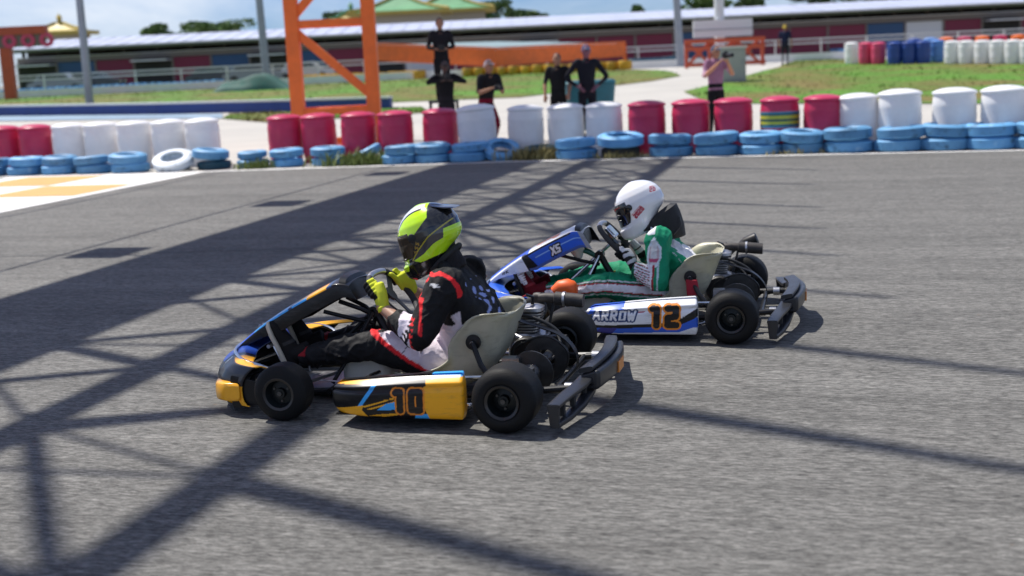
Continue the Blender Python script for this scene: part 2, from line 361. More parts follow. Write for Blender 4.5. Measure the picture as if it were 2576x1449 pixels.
# grass banks
GR = []
def grass(pxs, name='grass'):
    poly = [gnd(*p) for p in pxs]; sheet(name, poly, 'grass', .03, 'structure'); GR.append(poly)
grass([(0, 284), (250, 279), (560, 271), (1000, 258), (1310, 246), (1500, 222), (1640, 205), (1712, 192), (1690, 182), (1600, 176), (1300, 186), (1060, 200), (700, 206), (560, 216), (300, 227), (0, 240), (-900, 275), (-900, 330)])
grass([(1720, 232), (1790, 262), (2100, 262), (2576, 262), (3300, 245), (3300, 120), (2576, 150), (2380, 150), (2140, 152), (2030, 145), (1960, 170), (1850, 200)])
grass([(560, 300), (680, 310), (900, 296), (1080, 284), (1060, 270), (800, 280), (580, 287)], 'grass')
def tufts():
    v = []; f = []
    for gi, poly in enumerate(GR):
        P2 = np.array([(p.x, p.y) for p in poly]); lo, hi = P2.min(0), P2.max(0); lo[0] = max(lo[0], -32); hi[0] = min(hi[0], 32)
        n = (26000, 16000, 2500)[gi]; Q = rng.uniform(lo, hi, (n, 2)); Q = Q[in_poly(Q, P2)]
        for x, y in Q:
            cl_ = math.sin(x * 1.7 + y * .9) * math.sin(y * 1.1 - x * .6); h = rng.uniform(.02, .05) + max(0, cl_) * .06; wd = rng.uniform(.02, .05)
            a = rng.uniform(0, 6.28); dx, dy = math.cos(a) * wd, math.sin(a) * wd; lx, ly = rng.normal(0, h * .4, 2); z = terr(y) + .02
            i = len(v); v += [(x-dx, y-dy, z), (x+dx, y+dy, z), (x+lx, y+ly, z+h)]; f.append((i, i+1, i+2))
    mb = MB(); mb.v = v; mb.f = f; me = bpy.data.meshes.new('grass_blades'); me.from_pydata(v, [], f)
    o = put('grass_blades', me, 'grass', smooth=0); tag(o, 'ragged green and straw grass on the banks behind the barrels', 'grass', kind='stuff')
tufts()

# ------------------------------------------------------------------ barrier: drums and tyres
mat('drum_red', (.62, .045, .125), .35, var=.12, scale=4, bump=.05, bscale=20, thin=.22, scuff=.25)
mat('drum_white', (.90, .90, .90), .38, var=.06, scale=4, bump=.05, bscale=20, thin=.22, scuff=.15)
mat('drum_blue', (.02, .06, .28), .4, var=.15, scale=4); mat('drum_pink', (.62, .06, .14), .45, var=.1, scale=4); mat('drum_sky', (.10, .25, .60), .4, var=.1)
prof = [(0, .0), (.245, 0), (.262, .02), (.268, .08), (.282, .22), (.287, .25), (.282, .28), (.290, .42), (.285, .56), (.291, .59), (.285, .62), (.278, .70), (.268, .735), (.288, .742), (.294, .752), (.294, .768), (.286, .778), (.262, .790), (.20, .812), (.11, .828), (0, .834)]
drum_me = MB().lathe(prof, n=36).mesh('drum'); bung_me = MB().lathe([(.028, .0), (.028, .006), (.02, .009), (0, .009)], n=14).mesh('bung')
def drum(px, mt, label, group, off, lean=(0, 0), sc=1., name='plastic_drum'):
    d = aim(px, 330); x = 0
    y = 20.
    for _ in range(40): y = edge_y(d.x / d.y * y) + off
    x = d.x / d.y * y
    me = drum_me.copy(); o = put(name, me, mt, smooth=40, loc=(x, y, .008), rot=(lean[0], lean[1], random.uniform(0, 6))); o.rotation_mode = 'ZYX'; o.scale = (sc * 1.03, sc * 1.03, sc)
    for k_ in (-1, 1): put('bung', bung_me.copy(), mt, o, loc=(.15 * k_, .03, .815))
    return tag(o, label, 'barrel', group)
LW = 'white plastic drum standing behind the blue tyre stacks'; LRD = 'red plastic drum standing behind the blue tyre stacks'
GW = 'white drums along the barrier'; GRD = 'red drums along the barrier'
for px, lb in ((8, 'red plastic drum whose neighbours are both red, near the painted start line'), (88, 'red plastic drum touching the white drums near the painted start line')): drum(px, 'drum_red', lb, GRD, 1.35)
for i, px in enumerate((172, 252, 338, 425, 510)): drum(px, 'drum_white', ('first', 'second', 'third', 'fourth', 'fifth and last')[i] + ' white drum after the red ones near the painted start line', GW, 1.4 + .05 * (i % 2), (0, random.uniform(-.02, .02)))
for px, off, lb in ((717, 1.45, 'red drum at the open gap, first of the row below the orange tower'), (803, 1.4, 'second red drum from the open gap, below the orange tower'), (902, 1.25, 'third red drum from the open gap, below the orange tower'), (995, 1.15, 'fourth red drum from the open gap, past the orange tower')): drum(px, 'drum_red', lb, GRD, off, (0, random.uniform(-.02, .02)))
drum(1108, 'drum_red', 'red plastic drum in front of the person in black with arms spread', None, 1.25, (0, .01))
drum(1205, 'drum_white', 'leaning white plastic drum beside the leg in red trousers', None, .95, (0, -.06), 1.06)
for px, off, lb in ((1322, 1.2, 'upright white drum next to the leaning one by the red trousers'), (1425, 1.25, 'white drum in front of the person in plain black shirt'), (1521, 1.2, 'white drum in front of the teal bin, next to a red drum')): drum(px, 'drum_white', lb, GW, off, (0, random.uniform(-.02, .02)))
drum(1628, 'drum_red', 'red plastic drum next to the last white drum, right behind the widest blue tyre', None, 1.15)
for px, lb in ((1738, 'red drum in front of the left hip of the photographer in pink'), (1846, 'red drum between the photographer in pink and the labelled drum')): drum(px, 'drum_red', lb, GRD, 1.15, (0, random.uniform(-.015, .015)))
lab = drum(1962, 'drum_red', 'red plastic drum with a blue, green and yellow banded label', None, 1.05)
mat('label_print', attr=True, rough=.4, var=.05)
lp = MB().grid(lambda u, v: (.2935 * np.cos(v * 4.2 - 3.7), .2935 * np.sin(v * 4.2 - 3.7), .36 + u * .24), 60, 90); lm = lp.mesh('label')
co = vco(lm); u_ = (co[:, 2] - .36) / .24; c = np.tile(np.array([[.03, .16, .22]]), (len(co), 1)); an = np.arctan2(co[:, 1], co[:, 0])
c[(u_ > .18) & (u_ < .82)] = (.05, .12, .07); c[((u_ > .55) & (u_ < .75)) | ((u_ > .22) & (u_ < .38))] = (.55, .52, .05); c[(u_ < .05) | (u_ > .95)] = (.2, .4, .5)
vcol(lm, c); lo_ = put('label', lm, 'label_print', lab); lo_.rotation_euler = (0, 0, -lab.rotation_euler[2] + .6)
drum(2070, 'drum_red', 'red plastic drum between the labelled drum and the white drums', None, 1.0, (0, .02))
for i, (px, off, sc) in enumerate(((2160, 1.0, 1), (2264, .9, 1.05), (2400, .9, 1.04), (2525, .85, 1.05), (2640, .85, 1.05))): drum(px, 'drum_white', ('first', 'second', 'third', 'fourth', 'fifth')[i] + ' white drum past the labelled red drum and its red neighbour', GW, off, (0, random.uniform(-.03, .02)), sc)

def tyre_prof(ro=.30, ri=.17, h=.2):
    p = [(ri, .02), (ri + .02, 0), (ro - .06, .0), (ro - .02, .02)]; z = .03; n = 4
    for i in range(n):
        z0 = .03 + (h - .06) * i / n; z1 = .03 + (h - .06) * (i + 1) / n
        p += [(ro - .012, z0), (ro, z0 + .006), (ro, z1 - .006), (ro - .012, z1)]
    p += [(ro - .02, h - .02), (ro - .06, h), (ri + .02, h), (ri, h - .02), (ri - .0, h - .035), (ri + .03, h - .06), (ri + .07, h / 2), (ri + .03, .06), (ri, .035)]
    return p
tyre_me = MB().lathe(tyre_prof(), n=40, close=True).mesh('tyre')
def painted_rubber(name, col, worn):
    mt, n, l, b = _base(name); tc = n.new('ShaderNodeTexCoord'); no = n.new('ShaderNodeTexNoise'); no.inputs['Scale'].default_value = 5; no.inputs['Detail'].default_value = 7; no.inputs['Roughness'].default_value = .7
    oi = n.new('ShaderNodeObjectInfo'); ad = n.new('ShaderNodeVectorMath'); ad.operation = 'ADD'; l.new(tc.outputs['Object'], ad.inputs[0]); l.new(oi.outputs['Random'], ad.inputs[1]); l.new(ad.outputs[0], no.inputs['Vector'])
    cr = n.new('ShaderNodeValToRGB'); e = cr.color_ramp.elements; e[0].position = .34; e[0].color = tuple(c * .35 for c in col) + (1,); e[1].position = .68; e[1].color = tuple(worn) + (1,); x = e.new(.45); x.color = tuple(col) + (1,)
    y = e.new(.6); y.color = tuple(col) + (1,)
    l.new(no.outputs[0], cr.inputs[0]); hs = n.new('ShaderNodeHueSaturation'); l.new(cr.outputs[0], hs.inputs['Color']); mr = n.new('ShaderNodeMapRange'); mr.inputs[3].default_value = .75; mr.inputs[4].default_value = 1.2; l.new(oi.outputs['Random'], mr.inputs[0]); l.new(mr.outputs[0], hs.inputs['Value'])
    l.new(hs.outputs[0], b.inputs['Base Color']); b.inputs['Roughness'].default_value = .55; MATS[name] = mt
painted_rubber('rubber_blue', (.13, .36, .62), (.28, .50, .70)); painted_rubber('rubber_white', (.62, .68, .72), (.75, .77, .78)); painted_rubber('rubber_teal', (.02, .10, .15), (.05, .16, .22)); painted_rubber('rubber_yellow', (.5, .28, .01), (.6, .38, .03))
mat('rubber_old', (.045, .045, .042), .8, var=.3, scale=6)
def tyre(px, off, z, mt, label, group=None, sc=1., rot=(0, 0), name='painted_tyre', py=400):
    d = aim(px, py); y = 20.
    for _ in range(40): y = edge_y(d.x / d.y * y) + off
    me = tyre_me.copy(); o = put(name, me, mt, smooth=30, loc=(d.x / d.y * y, y, z), rot=(rot[0], rot[1], random.uniform(0, 6))); o.rotation_mode = 'ZYX'; o.scale = (sc, sc, sc * .75 * random.uniform(.95, 1.06))
    return tag(o, label, 'tyre', group)
LT = 'blue painted tyre, top one of a two-tyre stack at the track edge'; LB = 'blue painted tyre, bottom one of a two-tyre stack at the track edge'
GT = 'blue tyres stacked along the track edge'
st = [(-25, 1), (62, 1), (150, 1.02), (237, 1), (328, 1.06), (1006, 1), (1090, 1), (1178, 1.02), (1452, 1.1), (1690, 1.12), (1806, 1.12), (1914, 1.08), (2020, 1.08), (2135, 1.2), (2260, 1.18), (2375, 1.22), (2492, 1.18), (2610, 1.2)]
WHERE = ['before the first red drums at the start line', 'before the red drum touching the white ones', 'before the first white drum at the start line', 'before the second white drum at the start line', 'right beside the tipped white tyre', 'right beside the steeply leaning blue tyre', 'below the person with spread elbows', 'beside the single tipped blue tyre', 'beside the widest blue tyre, below white drums', 'beside the widest blue tyre, below red drums', 'below the photographer in pink', 'next to the stack below the labelled drum', 'below the gap after the labelled drum', 'before the first white drum past the red ones', 'before the second white drum past the red ones', 'before the third white drum past the red ones', 'before the fourth white drum past the red ones', 'before the fifth white drum past the red ones']
for wi, (px, sc) in enumerate(st):
    LT, LB = 'top blue tyre of the stack ' + WHERE[wi], 'bottom blue tyre of the stack ' + WHERE[wi]
    sc *= 1.0; o1 = .44 + random.uniform(-.04, .04)
    tyre(px, o1, .004, 'rubber_blue', LB, GT, sc, py=410)
    tyre(px + random.uniform(-9, 9), o1 + random.uniform(-.05, .06), .004 + .154 * sc, 'rubber_blue', LT, GT, sc * random.uniform(.97, 1.03), (random.uniform(-.05, .07), random.uniform(-.06, .06)), py=390)
tyre(538, .62, .004, 'rubber_teal', 'dark teal tyre lying under the tilted blue tyre next to the white one', None, .95)
tyre(530, .60, .18, 'rubber_blue', 'blue tyre tilted on a dark teal one, next to the white tyre', None, 1.02, (.02, .10))
tyre(437, .45, .10, 'rubber_white', 'white painted tyre tipped towards the track, dark hole showing', None, 1.12, (.38, -.05))
tyre(437, .62, .004, 'rubber_teal', 'dark teal tyre almost hidden below the tipped white tyre', None, .9)
for px in (636, 722, 826):
    tyre(px, .62, .004, 'rubber_blue', 'half buried blue tyre, bottom of the low stack overgrown by weeds', 'weedy blue tyres', .9); tyre(px, .64, .16, 'rubber_blue', 'blue tyre on top of a low stack with weeds at its foot', 'weedy blue tyre tops', .95 if px > 700 else .82, (.02, random.uniform(-.06, .06)))
tyre(925, .66, .10, 'rubber_blue', 'blue tyre leaning steeply on its neighbour above the weeds', None, .95, (.0, -.42))
tyre(1262, .50, .10, 'rubber_blue', 'single blue tyre tipped towards the track with its dark hole showing', None, .98, (.5, .08))
tyre(1262, .75, .004, 'rubber_old', 'bare black tyre under the single tipped blue tyre', None, .85)
tyre(1355, .7, .06, 'rubber_teal', 'dull weathered tyre sunk in weeds between blue tyres', None, .95, (.05, -.08))
tyre(1562, .5, .004, 'rubber_old', 'bare grey tyre under the widest blue tyre', None, 1.0); tyre(1562, .5, .182, 'rubber_blue', 'widest blue tyre lying flat on a bare grey one', None, 1.2, (.10, 0))

mat('leaf', (.15, .20, .045), .6, var=.35, scale=5); mat('leaf_dry', (.28, .24, .09), .7, var=.3, scale=5)
def weeds(px, off, n, sp, hgt, label, mt='leaf'):
    d = aim(px, 405); y = 20.
    for _ in range(40): y = edge_y(d.x / d.y * y) + off
    x0 = d.x / d.y * y; mb = MB()
    for _ in range(n):
        x, yy = x0 + rng.normal(0, sp), y + rng.normal(0, .08); h = abs(rng.normal(hgt, hgt * .35)) + .03; a = rng.uniform(0, 6.28); lx, ly = rng.normal(0, h * .45, 2); wd = rng.uniform(.006, .016)
        mx, my = x + lx * .4, yy + ly * .4; c_, s_ = math.cos(a) * wd, math.sin(a) * wd
        mb.add([(x-c_*.5, yy-s_*.5, .005), (x+c_*.5, yy+s_*.5, .005), (mx+c_, my+s_, h*.6), (x+lx, yy+ly, h), (mx-c_, my-s_, h*.6)], [(0, 1, 2, 4), (4, 2, 3)])
    o = put('weed_clump', mb, mt, smooth=0); return tag(o, label, 'weeds', kind='stuff')
weeds(915, .30, 520, .34, .16, 'wide clump of weeds under the steeply leaning blue tyre'); weeds(1355, .35, 420, .26, .15, 'dry weed clump around the dull sunken tyre', 'leaf_dry'); weeds(640, .35, 220, .16, .10, 'low weeds at the foot of the smallest blue tyre stack'); weeds(2030, .25, 140, .25, .06, 'sparse dry grass at the foot of tyres below the labelled drum', 'leaf_dry'); weeds(1570, .2, 160, .2, .07, 'dry grass at the foot of the widest blue tyre', 'leaf_dry')

# ------------------------------------------------------------------ gantry over the track (its lattice shades the asphalt)
mat('steel_orange', (.80, .155, .02), .5, var=.16, scale=3, bump=.1, bscale=30)
CT = 1 / math.tan(SUN_EL); KB = CT * (SHX * GB.x + SHY * GB.y); KA = CT * (SHX * GA.x + SHY * GA.y)
H0 = 10.5; DH = 2.4; B0 = -5.72 - KB * H0; B1 = -3.52 - KB * H0
def gp(a, b, h): p = GA * a + GB * b; return Vector((p.x, p.y, h))
gantry = empty('overhead_gantry', (gp(26, (B0+B1)/2, 0)))
tag(gantry, 'orange lattice gantry with banner board bridging the track, its shadow on the asphalt', 'gantry')
GO = Vector(gantry.location)
mat('banner', (.5, .5, .48), .6)
A0, A1 = -8, 26.5
def gput(name, mb, mt): 
    mb.v = [tuple(Vector(q) - GO) for q in mb.v]; return put(name, mb, mt, gantry, smooth=30)
for b_ in (B0, B1):
    for h_ in (H0, H0 + DH): gput('chord', MB().tube([gp(A0, b_, h_), gp(A1, b_, h_)], .12, 8), 'steel_orange')
gput('banner_board', MB().beam(gp(5.2, B0 - .1, H0 + DH/2), gp(A1 - 3, B0 - .1, H0 + DH/2), .04, DH + .12), 'banner')
zz = {k_: MB() for k_ in range(4)}
bay = 2.2; na = int((A1 - A0) / bay)
for i in range(na):
    a0, a1 = A0 + i * bay, A0 + (i + 1) * bay; am = (a0 + a1) / 2
    for k_, (p, q) in enumerate((((B0, H0), (B0, H0+DH)), ((B1, H0), (B1, H0+DH)), ((B0, H0), (B1, H0)), ((B0, H0+DH), (B1, H0+DH)))):
        zz[k_].tube([gp(a0, *p), gp(am, *q)], .06, 6); zz[k_].tube([gp(am, *q), gp(a1, *p)], .06, 6)
        if k_ > 0 and a0 > 11: zz[k_].tube([gp(a0, *q), gp(a1, *p)], .034, 6); zz[k_].tube([gp(a1, *q), gp(a0, *p)], .034, 6); zz[k_].tube([gp(a0, *q), gp(am, *p)], .03, 6)
        if k_ == 2: zz[k_].tube([gp(a0, *q), gp(a1, *p)], .028, 6)
        if k_ == 1: zz[k_].tube([gp(am, *p), gp(am, *q)], .028, 6)
        if k_ in (1, 3): zz[k_].tube([gp(a0, *p), gp(a0, *q)], .025, 6)
for k_ in range(4): gput('bracing', zz[k_], 'steel_orange')
for a, ln_, r_ in ((19.2, 4, .07), (17.4, 4, .07), (15.6, 4, .07), (13.5, 4.1, .07), (12.0, 4.2, .07), (10.6, 4.4, .08), (9.1, 5, .08), (7.5, 6.4, .11), (6.0, 6.6, .12), (4.2, 6.6, .10), (2.6, 6.6, .10)):
    a -= KA * (H0 + DH); gput('flag_pole', MB().tube([gp(a, B1, H0+DH), gp(a, B1, H0+DH+ln_)], (r_, r_ * .4), 8), 'steel_orange')
for a in (6.4, 10.15, 13.9, 17.6):
    a_ = a - KA * H0 - .42; p = gp(a_, B0, H0 - 1.15); fl = MB(); M4 = Matrix.Translation(p) @ Matrix.Rotation(math.atan2(GA.y, GA.x), 4, 'Z'); fl.box((-.3, -.26, -.05), (.3, .26, .05), M4)
    gput('floodlight', fl, 'banner'); gput('hanger', MB().tube([p, gp(a_, B0, H0)], .025, 6), 'steel_orange')
gput('cable', MB().tube([gp(A0, B0 - .25, H0 - 1.45), gp(A1, B0 - .25, H0 - 1.45)], .022, 6), 'steel_orange'); gput('cable', MB().tube([gp(A0, B0 - 2.2, H0 - 3.0), gp(A1, B0 - 2.2, H0 - 3.0)], .022, 6), 'steel_orange')
for b_ in (B0, B1):
    for a in (A0, A0 + 2.0): gput('leg', MB().tube([gp(a, b_, 0), gp(a, b_, H0)], .10, 8), 'steel_orange')
# far-side tower of the gantry: the part the photograph shows
TY0, TY1 = 26.2, 27.3; xl, xr = at(742, 160, TY0).x, at(934, 160, TY0).x
tower = empty('lattice_tower', ((xl + xr) / 2, (TY0 + TY1) / 2, 0)); tag(tower, 'bright orange steel lattice tower standing behind the red drums', 'tower'); TO = Vector(tower.location)
def tput(name, mb): mb.v = [tuple(Vector(q) - TO) for q in mb.v]; return bevel(put(name, mb, 'steel_orange', tower, smooth=30), .008)
for yy, k_ in ((TY0, 0), (TY1, 1)):
    for x in (xl, xr):
        xx = x * (TY1 / TY0 if k_ else 1); tput('post', MB().beam((xx, yy, .005), (xx, yy, H0), .27, .27, (0, 1, 0)))
    sx = xl * (TY1 / TY0 - 1) if k_ else 0; zb = [.72, 2.5, 4.3, 6.1, 7.9, 9.7]
    for z in zb: tput('crossbar', MB().beam((xl + sx, yy - .05, z), (xr + sx, yy - .05, z), .12, .13))
    if k_ == 0:
        for i, (z0, z1) in enumerate(zip(zb, zb[1:])):
            a, b_ = ((xl, yy - .03, z1 - .1), (xr, yy - .03, z0 + .25)) if i % 2 == 0 else ((xl, yy - .03, z0 + .1), (xr, yy - .03, z1 - .1)); tput('diagonal_brace', MB().beam(a, b_, .10, .17))
for x in (xl, xr):
    for z in (1.6, 4.3): tput('side_bar', MB().beam((x, TY0, z), (x * TY1 / TY0, TY1, z), .09, .1))
tput('lower_crossbar', MB().beam((xl, TY0 - .05, .12), (xr, TY0 - .05, .12), .12, .12))
tput('base_plate', MB().box((xl - .3, TY0 - .3, .004), (xr + .5, TY1 + .3, .03)))

# ------------------------------------------------------------------ far field
mat('wall_blue', (.02, .05, .22), .5, var=.2, scale=2); mat('trim_white', (.72, .72, .70), .5, var=.08, scale=2); mat('galv', (.30, .32, .36), .45, metal=.3, var=.15, scale=2)
def low_wall():
    pts = [gnd(-300, 300), gnd(0, 292), gnd(400, 287), gnd(800, 278), gnd(985, 273)]
    t = empty('low_blue_wall', pts[2]); tag(t, 'low dark blue wall with a pale coping at the foot of the grass bank', 'wall')
    for a, b_ in zip(pts, pts[1:]):
        mid = (a + b_) / 2; h = .33
        q = MB().beam(a - pts[2] + Vector((0, 0, h/2)), b_ - pts[2] + Vector((0, 0, h/2)), .25, h); put('wall_panel', q, 'wall_blue', t, smooth=0)
        q = MB().beam(a - pts[2] + Vector((0, 0, h + .02)), b_ - pts[2] + Vector((0, 0, h + .02)), .32, .06); put('coping', q, 'trim_white', t, smooth=0)
low_wall()
mat('pool_paint', (.30, .40, .48), .35, var=.12, scale=1)
sheet('painted_channel', [gnd(-300, 322), gnd(0, 306), gnd(560, 299), gnd(560, 288), gnd(0, 294), gnd(-300, 302)], 'pool_paint', .03)
# rows of far painted tyres: each stack a thing of its own
far_tyre = MB().lathe([(.18, .0), (.30, .0), (.34, .06), (.34, .20), (.325, .215), (.325, .235), (.34, .25), (.34, .39), (.30, .45), (.18, .45), (.16, .40), (.16, .05)], n=18, close=True).mesh('tyre_stack')
def row(p0, p1, mt, label, group, n=None, sc=1.):
    a, b_ = gnd(*p0), gnd(*p1); L = (b_ - a).length; n = n or max(1, int(L / (.70 * sc)))
    for i in range(n):
        p = a.lerp(b_, (i + .5) / n); p.z = terr(p.y) + .034; o = put('tyre_stack', far_tyre.copy(), mt, smooth=40, loc=p, rot=(0, 0, random.uniform(0, 6))); s = sc * random.uniform(.92, 1.06); o.scale = (s, s, s); tag(o, label, 'tyre stack', group)
row((-20, 244), (560, 221), 'rubber_blue', 'weathered blue tyre stack in the long row on top of the grass bank', 'blue stacks on the bank')
row((770, 206), (1062, 199), 'rubber_yellow', 'yellow tyre stack seen through the orange lattice tower', 'yellow stacks by the tower')
row((1165, 194), (1590, 176), 'rubber_yellow', 'yellow tyre stack below the orange walled platform', 'yellow stacks under the platform')
row((1592, 173), (1722, 163), 'rubber_teal', 'dark blue tyre stack between the orange platform and the red lattice', 'dark blue stacks', sc=1.2)
row((1915, 146), (2125, 140), 'rubber_blue', 'blue tyre stack in the row behind the far person', 'blue stacks behind the far person', sc=1.15)
# barrels of the far row
def fdrum(px, py, mt, label, group, sc=1.0):
    p = gnd(px, py); o = put('plastic_drum', drum_me.copy(), mt, smooth=40, loc=p + Vector((0, 0, .03)), rot=(0, 0, random.uniform(0, 6))); o.scale = (sc, sc, sc * 1.05); tag(o, label, 'barrel', group)
fdrum(2142, 162, 'drum_white', 'white drum at the end of the far row, next to the pink one', None); fdrum(2178, 163, 'drum_pink', 'pink drum next to the end white drum of the far row', None); fdrum(2210, 163, 'drum_pink', 'pink drum next to the dark blue drums of the far row', None)
for px in (2250, 2286, 2322): fdrum(px, 163 - (px - 2250) * .03, 'drum_blue', 'dark blue drum in the far row on the grass', 'dark blue drums in the far row')
fdrum(2356, 158, 'drum_sky', 'light blue drum between dark blue and white drums of the far row', None)
for px in (2394, 2430, 2470, 2508, 2546, 2584): fdrum(px, 162, 'drum_white', 'white drum past the light blue one in the far row', 'white drums in the far row', 1.0)
for i, px in enumerate((2300, 2340, 2380, 2425, 2470, 2515, 2560)): fdrum(px, 149 - i, ('drum_blue', 'drum_sky', 'steel_orange')[i % 3] if i < 3 else ('steel_orange', 'drum_red')[i % 2], ('dark blue', 'light blue', 'orange', 'red', 'orange', 'red', 'orange')[i] + ' drum showing above the far white and blue drums' , 'drums behind the far row')
# pit building
BY = 100.; sK = LENS / 36 * 2576 / 98.6
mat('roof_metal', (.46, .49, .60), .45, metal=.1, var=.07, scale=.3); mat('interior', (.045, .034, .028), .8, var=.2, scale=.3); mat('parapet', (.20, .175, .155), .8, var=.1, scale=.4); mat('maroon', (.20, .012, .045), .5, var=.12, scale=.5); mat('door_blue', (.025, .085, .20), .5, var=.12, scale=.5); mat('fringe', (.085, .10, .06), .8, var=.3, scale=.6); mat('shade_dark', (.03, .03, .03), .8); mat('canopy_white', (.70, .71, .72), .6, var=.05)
pit = empty('pit_building', (5, BY, .85)); tag(pit, 'long low pit building with pale metal roof and maroon and blue bay doors', 'building'); PO = Vector(pit.location)
def pput(name, mb, mt, par=None): mb.v = [tuple(Vector(q) - PO) for q in mb.v]; return put(name, mb, mt, par or pit, smooth=0)
X0, X1 = -37.5, 52.
roof = pput('roof', MB().add([(X0, BY-1.2, 4.30), (X1, BY-1.2, 4.30), (X1, BY+6, 5.12), (X0, BY+6, 5.12), (X0, BY-1.2, 4.18), (X1, BY-1.2, 4.18), (X1, BY+6, 5.0), (X0, BY+6, 5.0)], ((0,1,2,3),(7,6,5,4),(4,5,1,0),(5,6,2,1),(6,7,3,2),(7,4,0,3))), 'roof_metal')
for x in np.arange(X0 + 1.2, X1, 1.2): pput('roof_seam', MB().beam((x, BY-1.2, 4.325), (x, BY+6, 5.145), .06, .05), 'roof_metal', roof)
pput('fascia', MB().box((X0, BY-1.26, 3.98), (X1, BY-1.203, 4.28)), 'fringe')
pput('gutter', MB().box((X0, BY-1.34, 4.18), (X1, BY-1.263, 4.27)), 'trim_white')
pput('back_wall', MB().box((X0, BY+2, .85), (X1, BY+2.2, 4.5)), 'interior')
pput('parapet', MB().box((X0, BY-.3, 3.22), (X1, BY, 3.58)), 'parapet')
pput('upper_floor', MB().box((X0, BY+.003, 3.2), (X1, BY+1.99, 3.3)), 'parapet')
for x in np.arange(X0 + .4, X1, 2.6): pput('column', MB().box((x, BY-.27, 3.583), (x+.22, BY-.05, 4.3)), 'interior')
cols = ['shade_dark', 'door_blue', 'maroon', 'shade_dark', 'maroon', 'door_blue', 'shade_dark', 'door_blue', 'maroon', 'shade_dark', 'canopy_white', 'maroon', 'maroon', 'shade_dark', 'maroon', 'maroon', 'maroon', 'door_blue', 'shade_dark', 'maroon', 'maroon', 'maroon', 'door_blue', 'canopy_white', 'maroon', 'shade_dark', 'maroon', 'maroon', 'maroon', 'shade_dark', 'maroon']  # dark bays have the shade under their canopies put into the panel colour
x = X0; i = 0
while x < X1 - .5:
    wd = 3.0; pput('door_shade_panel', MB().box((x+.06, BY-.12, .86), (x+wd-.06, BY, 3.18)), cols[i % len(cols)]); pput('pier', MB().box((x-.1, BY-.2, .85), (x+.057, BY, 3.215)), 'parapet')
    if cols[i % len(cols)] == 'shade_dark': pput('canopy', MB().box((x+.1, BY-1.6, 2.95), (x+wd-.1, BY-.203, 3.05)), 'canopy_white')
    x += wd; i += 1
pput('parapet_trim', MB().box((X0, BY-.36, 3.585), (X1, BY-.275, 3.64)), 'trim_white')
# parked cars seen as roofs and windows under the canopy
mat('car_grey', (.25, .27, .30), .3, var=.05, coat=.5); mat('car_white', (.6, .6, .6), .3, var=.05, coat=.5); mat('car_dark', (.04, .045, .06), .3, coat=.5); mat('glass_dark', (.015, .018, .022), .08, var=.02)
def car(px, Y, mt, label, L=4.2):
    x = at(px, 190, Y).x; z0 = terr(Y) + .02; t = empty('parked_car', (x, Y, z0)); tag(t, label, 'car', 'cars parked by the pit building')
    side = [(-L/2, .35), (-L/2, .75), (-L/2+.5, .88), (-L/2+.9, 1.38), (L/2-1.5, 1.42), (L/2-1.0, .95), (L/2, .80), (L/2, .35)]
    b_ = MB(); n = len(side); b_.add([(p[0], -.85 + (.12 if p[1] > 1 else 0), p[1]) for p in side] + [(p[0], .85 - (.12 if p[1] > 1 else 0), p[1]) for p in side], [tuple(range(n)), tuple(range(2*n-1, n-1, -1))] + [(i, (i+1) % n, n + (i+1) % n, n + i) for i in range(n)]); put('body', b_, mt, t, smooth=30)
    put('side_window', MB().add([(-L/2+.75, -.865, .95), (L/2-1.15, -.865, .98), (L/2-1.55, -.80, 1.33), (-L/2+1.0, -.80, 1.30)], [(0, 1, 2, 3)]), 'glass_dark', t, smooth=0)
    for wx in (-L/2+.8, L/2-.8):
        for wy in (-.8, .8): put('wheel', MB().lathe([(0, -.09), (.30, -.09), (.32, -.06), (.32, .06), (.30, .09), (0, .09)], (wx, wy, .32), 'Y', 20), 'rubber_old', t)
    for hy in (-.6, .6): put('headlight', MB().box((L/2-.06, hy-.15, .6), (L/2+.02, hy+.15, .75)), 'trim_white', t, smooth=0)
car(150, 92, 'car_grey', 'silver grey car under the far end of the pit roof beside the red gateway'); car(640, 92, 'car_grey', 'grey car parked in front of the pit bays between the two poles'); car(770, 93, 'car_white', 'white car parked in front of the pits behind the lattice tower'); car(545, 93, 'car_dark', 'dark car parked in front of the pits beside the grey one'); car(235, 93, 'car_dark', 'dark car parked beside the silver grey one by the leaning pole')
# white double rail
rail = empty('guard_rail', (0, 84, .85)); tag(rail, 'long white double guard rail in front of the pit building', 'guard rail')
for z in (1.02, 1.28): put('rail', MB().beam((-42, 0, z), (48, 0, z), .05, .09), 'trim_white', rail, smooth=0)
for x in np.arange(-42, 48.1, 3): put('post', MB().box((x-.04, .03, 0), (x+.04, .11, 1.3)), 'trim_white', rail, smooth=0)
# white low track wall
tw = tag(put('track_wall', MB().box((-50, -.1, 0), (52, .1, .42)), 'trim_white', smooth=0, loc=(0, 72, .85)), 'low white concrete wall along the far track', 'wall')
row((-20, 217), (150, 212), 'rubber_yellow', 'yellow tyre stack at the far track next to the red gateway', 'yellow stacks by the gateway', 8)
row((175, 210), (480, 199), 'rubber_blue', 'blue tyre stack at the far track before the parked cars', 'blue stacks at the far track', 14)
# green net heap
mat('net_green', (.02, .09, .07), .8, var=.3, scale=2, bump=.5, bscale=4)
p = gnd(640, 228); mb = MB().grid(lambda u, v: ((u - .5) * 3.4, (v - .5) * 1.6, np.maximum(0, np.sin(np.pi * u) * np.sin(np.pi * v)) ** .6 * (.62 + .14 * np.sin(9 * u + 2) + .09 * np.sin(14 * v + 7 * u))), 40, 24)
tag(put('net_heap', mb, 'net_green', loc=p), 'heap of dark green netting on the grass bank', 'netting')
